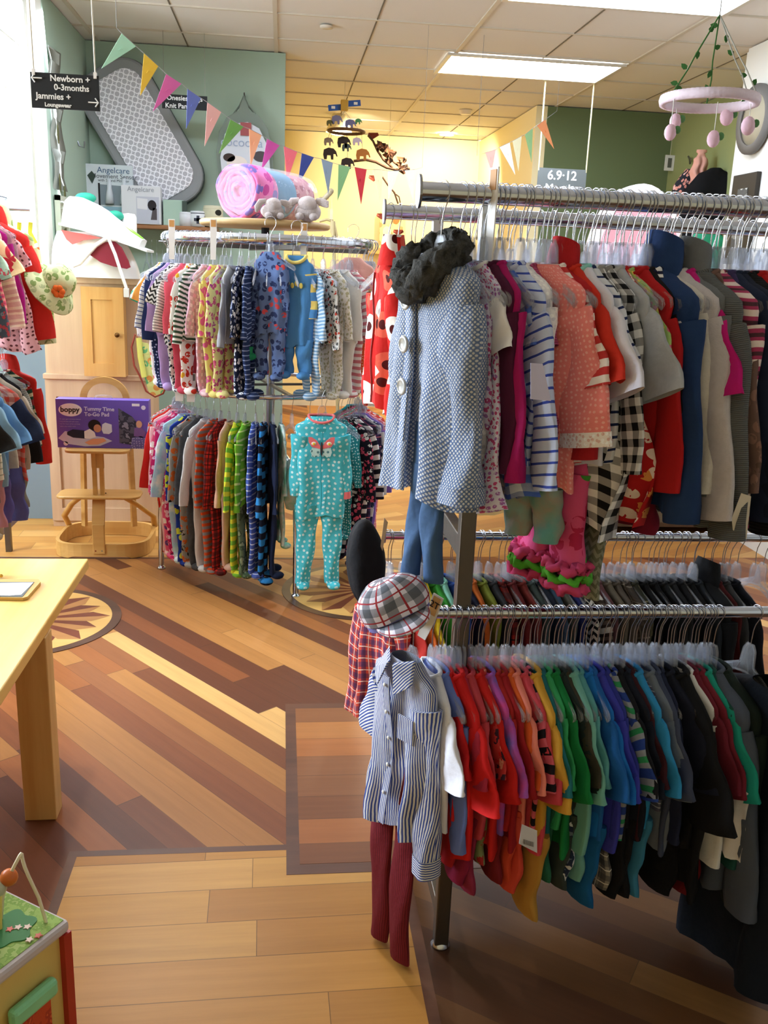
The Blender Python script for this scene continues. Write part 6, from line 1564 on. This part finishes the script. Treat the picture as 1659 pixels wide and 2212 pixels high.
for u, v, s_, m_ in ((727, 258, .8, plain('#7a7aa0', .6)), (756, 267, .8, plain('#6a6a94', .6)), (712, 265, .5, plain('#5a5a30', .6)), (774, 262, .5, plain('#4a8a54', .6)), (709, 305, .7, plain('#8a7a6a', .6)), (771, 305, .7, plain('#c0b0c0', .6)),
                     (742, 306, 1.0, M_DKB), (748, 318, .7, plain('#3c4a48', .6)), (712, 331, 1.05, M_DKB), (783, 333, 1.05, M_OR), (750, 352, 1.0, M_DKB)): animal(u, v, s_, m_)
# pendant lamp seen inside the ring
q2 = atY(732, 286, 9.6)
t = thing('pendant_lamp', 'pale cone pendant lamp glowing behind the animal mobile', 'lamp', q2)
MB().lathe([(.13, 0), (.06, .18), (.03, .25), (.0, .26)], 28, cap=False).build('shade', plain('#e8dcb8', .5), t)
MB().ball((0, 0, .01), (.10, .10, .04), 16).build('bulb', emit('#fff0c8', 14), t)
MB().tube([(0, 0, .25), (0, 0, CEIL - q2.z)], .006, 6).build('cord', plain('#c8bc98', .6), t)

q = atY(850, 345, 8.6)
t = thing('branch_mobile', 'dark twig branch mobile with small origami cranes', 'mobile', q)
M_TWIG = plain('#4a3020', .8)
def pl3(pts, Y=8.6): return [atY(u, v, Y) - q for u, v in pts]
for pts, r_ in ((((764, 348), (790, 345), (812, 350), (835, 362), (862, 368), (885, 364)), .012), (((795, 292), (806, 305), (815, 325), (828, 345), (848, 362)), .010), (((822, 318), (838, 335), (850, 350), (866, 362)), .008), (((826, 382), (838, 400), (852, 416), (860, 440)), .008), (((850, 416), (862, 425), (866, 445)), .006)):
    MB().tube(pl3(pts), r_, 6).build('twig', M_TWIG, t)
rn = random.Random(4); crane = MB().add([(0, 0, 0), (-.05, .02, .045), (.0, .005, .012), (.05, -.02, .045), (.065, 0, .02), (-.06, 0, .015), (0, 0, -.022)], [(0, 1, 2), (0, 2, 3), (0, 3, 4), (0, 5, 1), (6, 1, 3), (6, 4, 5)])
for k in range(26):
    u = rn.uniform(815, 878); v = 318 + (u - 815) * .72 + rn.uniform(-12, 16)
    o = crane.build('paper_crane', plain(['#3a2820', '#5c3a28', '#7a4a30'][k % 3], .8), t); o.location = atY(u, v, 8.6) - q; o.rotation_euler = (rn.uniform(-.5, .5), 0, rn.uniform(0, 3)); o.scale = (.7,) * 3
for u, v in ((806, 296), (807, 388), (824, 470), (860, 505)):
    o = crane.build('paper_crane', plain('#7a3020', .8), t); o.location = atY(u, v, 8.6) - q; o.scale = (.8,) * 3
MB().tube([pl3(((840, 345),))[0], Vector((pl3(((840, 345),))[0].x, 0, CEIL - q.z))], .0015, 4).build('string', M_STRING, t)

# ============================================================ rear yellow wall
za = atY(785, 540, 10.65); zb = atY(905, 546, 10.65)
o = MB().bb((0, 0, -.035), (zb.x - za.x, .14, 0)).build('picture_ledge', wood('#e0b870', '#c8984c', .5)); o.location = (za.x, 10.65, za.z); tag(o, 'narrow pale wood picture ledge on the yellow rear wall', 'shelf')
a = atY(819, 538, 10.70); b = atY(872, 460, 10.70)
t = thing('canvas_picture', 'cream canvas with orange motifs standing on the picture ledge', 'picture', ((a.x + b.x) / 2, 10.72, za.z))
w_ = b.x - a.x; h_ = b.z - za.z
MB().bb((-w_ / 2, -.015, 0), (w_ / 2, .015, h_)).build('canvas', c('print', '#ecd8a0', '#d8a070', '#c8b890', 2.4), t)
for x, z, r, hh in ((.05, h_ * .8, .035, '#e07840'), (-.05, h_ * .5, .05, '#f0e4c8'), (.06, h_ * .35, .05, '#f4ead4'), (.0, h_ * .15, .04, '#c88a50')): MB().prism([(x + r * math.cos(k), z + r * 1.2 * math.sin(k)) for k in [2 * PI * i / 14 for i in range(14)]], FW(-.017), .004).build('motif', plain(hh, .7), t)
# crib mobile arm between shelf and jacket
q = atY(718, 430, 5.9)
t = thing('crib_mobile_arm', 'white crib mobile arm with small hanging pulleys behind the plush lambs', 'mobile', q)
p5 = lambda pts: [atY(u, v, 5.9) - q for u, v in pts]
MB().tube(p5(((672, 452), (700, 430), (715, 414))), .016, 8).build('arm', plain('#b4a88c', .5), t)
for u, v, r in ((715, 413, .018), (706, 425, .014), (693, 430, .014)): MB().ball(p5(((u, v),))[0], r, 10).build('joint', plain('#a49878', .5), t)
for u, v0, v1 in ((717, 415, 452), (710, 428, 476)): MB().tube(p5(((u, v0), (u, v1))), .0015, 4).build('string', M_STRING, t)
MB().bb(tuple(p5(((712, 474),))[0] + Vector((0, -.01, 0))), tuple(p5(((719, 452),))[0] + Vector((0, .01, 0)))).build('pulley', plain('#e8dcb8', .4), t)
MB().tube(p5(((717, 474), (716, 500), (724, 516))), .010, 6).build('lower_arm', plain('#d8c898', .5), t)
MB().tube(p5(((690, 478), (706, 474), (722, 480), (728, 512))), .008, 6).build('frame_tube', plain('#c8b888', .5), t)
MB().tube([p5(((720, 478),))[0], Vector((.10, 0, -q.z))], .012, 8).build('stand', plain('#c8b888', .5), t)

# ============================================================ right side
# white wall pictures
def wallpic(u0, u1, v0, v1, label):
    P = [atX(u0, v0, 2.905), atX(u1, v0 - 10, 2.905), atX(u1, v1, 2.905), atX(u0, v1, 2.905)]
    y0, y1 = P[0].y, P[1].y; z1 = (P[0].z + P[1].z) / 2 ; z0 = z1 - .55
    t = thing('framed_picture', label, 'picture', (2.90, (y0 + y1) / 2, z0)); hy = abs(y0 - y1) / 2; hz = z1 - z0
    MB().bb((-.012, -hy, 0), (.018, hy, hz)).build('frame', plain('#2a2620', .5), t, .004)
    MB().bb((-.016, -hy + .09, .09), (-.011, hy - .09, hz - .09)).build('photograph', c('camo', '#8c8c84', '#5c5c58', '#c0c0b8', 3), t)
wallpic(1590, 1642, 380, 470, 'black framed black and white picture on the white right wall')
q = atX(1628, 258, 2.89)
t = thing('round_wall_frame', 'round grey embroidery frame high on the white right wall', 'picture', q)
Rz = Matrix.Rotation(PI / 2, 3, 'Y')
for prof, m_, nm in (([(.15, -.01), (.205, -.01), (.205, .015), (.15, .015), (.15, -.01)], plain('#6c6a66', .6), 'frame'), ([(0, 0), (.155, 0), (.155, .004)], plain('#b0a890', .7), 'picture')):
    b = MB(); b.lathe(prof, 32, cap=False); b.v = [tuple(Rz @ Vector(p)) for p in b.v]; b.build(nm, m_, t)
# display cabinet behind the rack
t = thing('dark_cabinet', 'dark brown display cabinet with open bays behind the steel rack', 'cabinet', (2.45, 5.65, 0))
M_DC = wood('#5c4632', '#463424', .5, 2, .5); M_TP = plain('#6f6656', .7)
MB().bb((-.85, -.25, 1.28), (.46, .30, 1.34)).build('top_board', M_DC, t)
MB().bb((-.85, .26, 0), (.46, .30, 1.28)).build('back_panel', M_TP, t)
for x in (-.85, -.45, -.10, .42): MB().bb((x, -.25, 0), (x + .05, .26, 1.28)).build('side_panel', M_DC, t)
for z in (.06, .62): MB().bb((-.80, -.24, z), (.42, .26, z + .03)).build('shelf', M_DC, t)
MB().bb((-.05, -.24, .09), (.30, -.22, 1.28)).build('panel_door', M_TP, t)
for k, (x, h_) in enumerate(((-.38, '#2c6ac0'), (-.26, '#e08aa0'))):
    o = thing('hanging_toy_pack', ('blue' if k == 0 else 'pink') + ' tube packaged on a hanging card in the dark cabinet', 'toy', (2.45 + x, 5.36, .65))
    MB().bb((-.045, 0, 0), (.045, .01, .34)).build('backing_card', plain('#2e2c30', .5), o)
    MB().tube([(-.05, -.01, .17), (.06, -.01, .24)], .014, 8).build('tube', plain(h_, .3), o)
    MB().bb((-.03, -.006, .02), (.03, .0, .12)).build('blister', plain('#8a8c90', .2), o)
# cream dresser
t = thing('cream_dresser', 'small cream dresser with curved apron seen through the rack', 'dresser', (1.20, 5.42, 0))
M_CR = plain('#d8c894', .5)
MB().bb((-.34, -.16, .22), (.34, .20, .95)).build('body', M_CR, t, .004)
MB().bb((-.36, -.18, .95), (.36, .22, .98)).build('top', M_CR, t, .004)
for x in (-.32, .32):
    for y in (-.14, .18): MB().tube([(x, y, .24), (x * 1.0, y, .12), (x * 1.03, y, 0)], [.034, .028, .018], 8).build('leg', M_CR, t)
MB().prism([(-.34, .22), (-.34, .16), (-.2, .20), (-.1, .17), (.1, .17), (.2, .20), (.34, .16), (.34, .22)], ((0, -.16, 0), (1, 0, 0), (0, 0, 1)), .02).build('apron', M_CR, t)
for z in (.38, .60, .82):
    dr = MB().bb((-.29, -.172, z - .09), (.29, -.158, z + .09)).build('drawer', M_CR, t, .003)
    for x in (-.16, .16): MB().ball((x, -.18, z), .013, 10).build('knob', metal('#a89050', .4), dr)
for u, v, h_, lab in ((1058, 1035, '#e8603c', 'red orange'), (1060, 1048, '#30a89c', 'teal')):
    q = atY(u, v, 5.22); o = MB().ball((0, 0, 0), (.045, .03, .04), 14).build('toy_ball', plain(h_, .3)); o.location = q; tag(o, lab + ' plastic toy ball hanging on the cream dresser front', 'toy')
q = atY(1007, 1030, 5.22); o = MB().tube([(0, 0, .05), (-.012, 0, 0), (.01, 0, -.05)], .03, 8).build('toy_rattle', plain('#28b0a0', .3)); o.location = q; tag(o, 'turquoise toy rattle by the left edge of the cream dresser', 'toy')
# pink baby tub standing on the cabinet
q = atY(1378, 452, 5.6)
t = thing('baby_bathtub', 'pink and white baby bathtub standing upright behind the top rails', 'bathtub', (q.x, 5.6, 1.34))
zt = atY(1376, 398, 5.6).z - 1.34; wx = (atY(1478, 480, 5.6).x - atY(1275, 480, 5.6).x) / 2
P = [(wx * math.cos(a), max(.0, zt * .40 + zt * .60 * math.sin(a))) for a in [2 * PI * i / 40 for i in range(40)]]
MB().prism(P, ((0, 0, 0), (1, 0, 0), (0, 0, 1)), .16).build('shell', plain('#f2e8ec', .3), t, .02)
MB().prism([(x * .86, .04 + z * .88) for x, z in P], ((0, -.082, 0), (1, 0, 0), (0, 0, 1)), .012).build('pink_basin', plain('#e8a8b4', .4), t)
# things hooked on the forest and olive walls
def drape(name, label, cat, u, v, Y, w, L, mat, th=.05, seed=0):
    q = atY(u, v, Y); t = thing(name, label, cat, q, math.radians(-10))
    mesh_part(t, 'garment_body', torso_mesh(w * .5, w * .8, w, L, th, .03, seed, nr=22, nc=30), mat); return t
drape('girls_dress', 'pink and black floral dress hooked on the olive wall corner', 'dress', 1492, 368, 7.6, .16, .50, c('print', '#2a2c34', '#e8a090', '#e8b8b0', 1.2), seed=1)
drape('girls_dress', 'crimson dress hanging below the ruffled pink collar on the wall', 'dress', 1516, 385, 7.5, .13, .50, c('solid', '#c02824'), seed=2)
drape('bib_collar', 'blush pink ruffled bib hanging highest on the olive wall', 'bib', 1516, 326, 7.42, .07, .24, c('solid', '#e0a898'), .03, 3)
drape('dark_coat', 'black coat hanging on the olive wall beside the framed picture', 'coat', 1545, 366, 7.3, .27, .62, c('solid', '#0e0e12'), .07, 1)
drape('green_towel', 'sea green towel hanging under the coats on the olive wall', 'towel', 1530, 490, 7.2, .18, .40, c('solid', '#3aa884'), .03, 2)
pc = atY(1446, 352, 8.30)
t = thing('hanging_tag_frame', 'small white framed tag hanging by a thread before the green wall', 'frame', pc)
MB().box((0, 0, 0), (.085, .01, .13)).build('frame', plain('#e0e2dc', .5), t); MB().box((0, -.006, 0), (.035, .004, .08)).build('dark_slot', plain('#5c6058', .6), t)
MB().tube([(0, 0, .065), (0, 0, .25)], .002, 4).build('thread', M_STRING, t)
for u, v, w_ in ((1489, 348, 'left'), (1558, 333, 'right')):
    o = MB().tube([(0, .03, .04), (0, 0, .02), (0, -.02, -.02), (0, -.04, .02)], .009, 6).build('wall_hook', M_STEEL); o.location = atY(u, v, 7.9); tag(o, w_ + ' empty metal hook on the olive wall', 'hook')
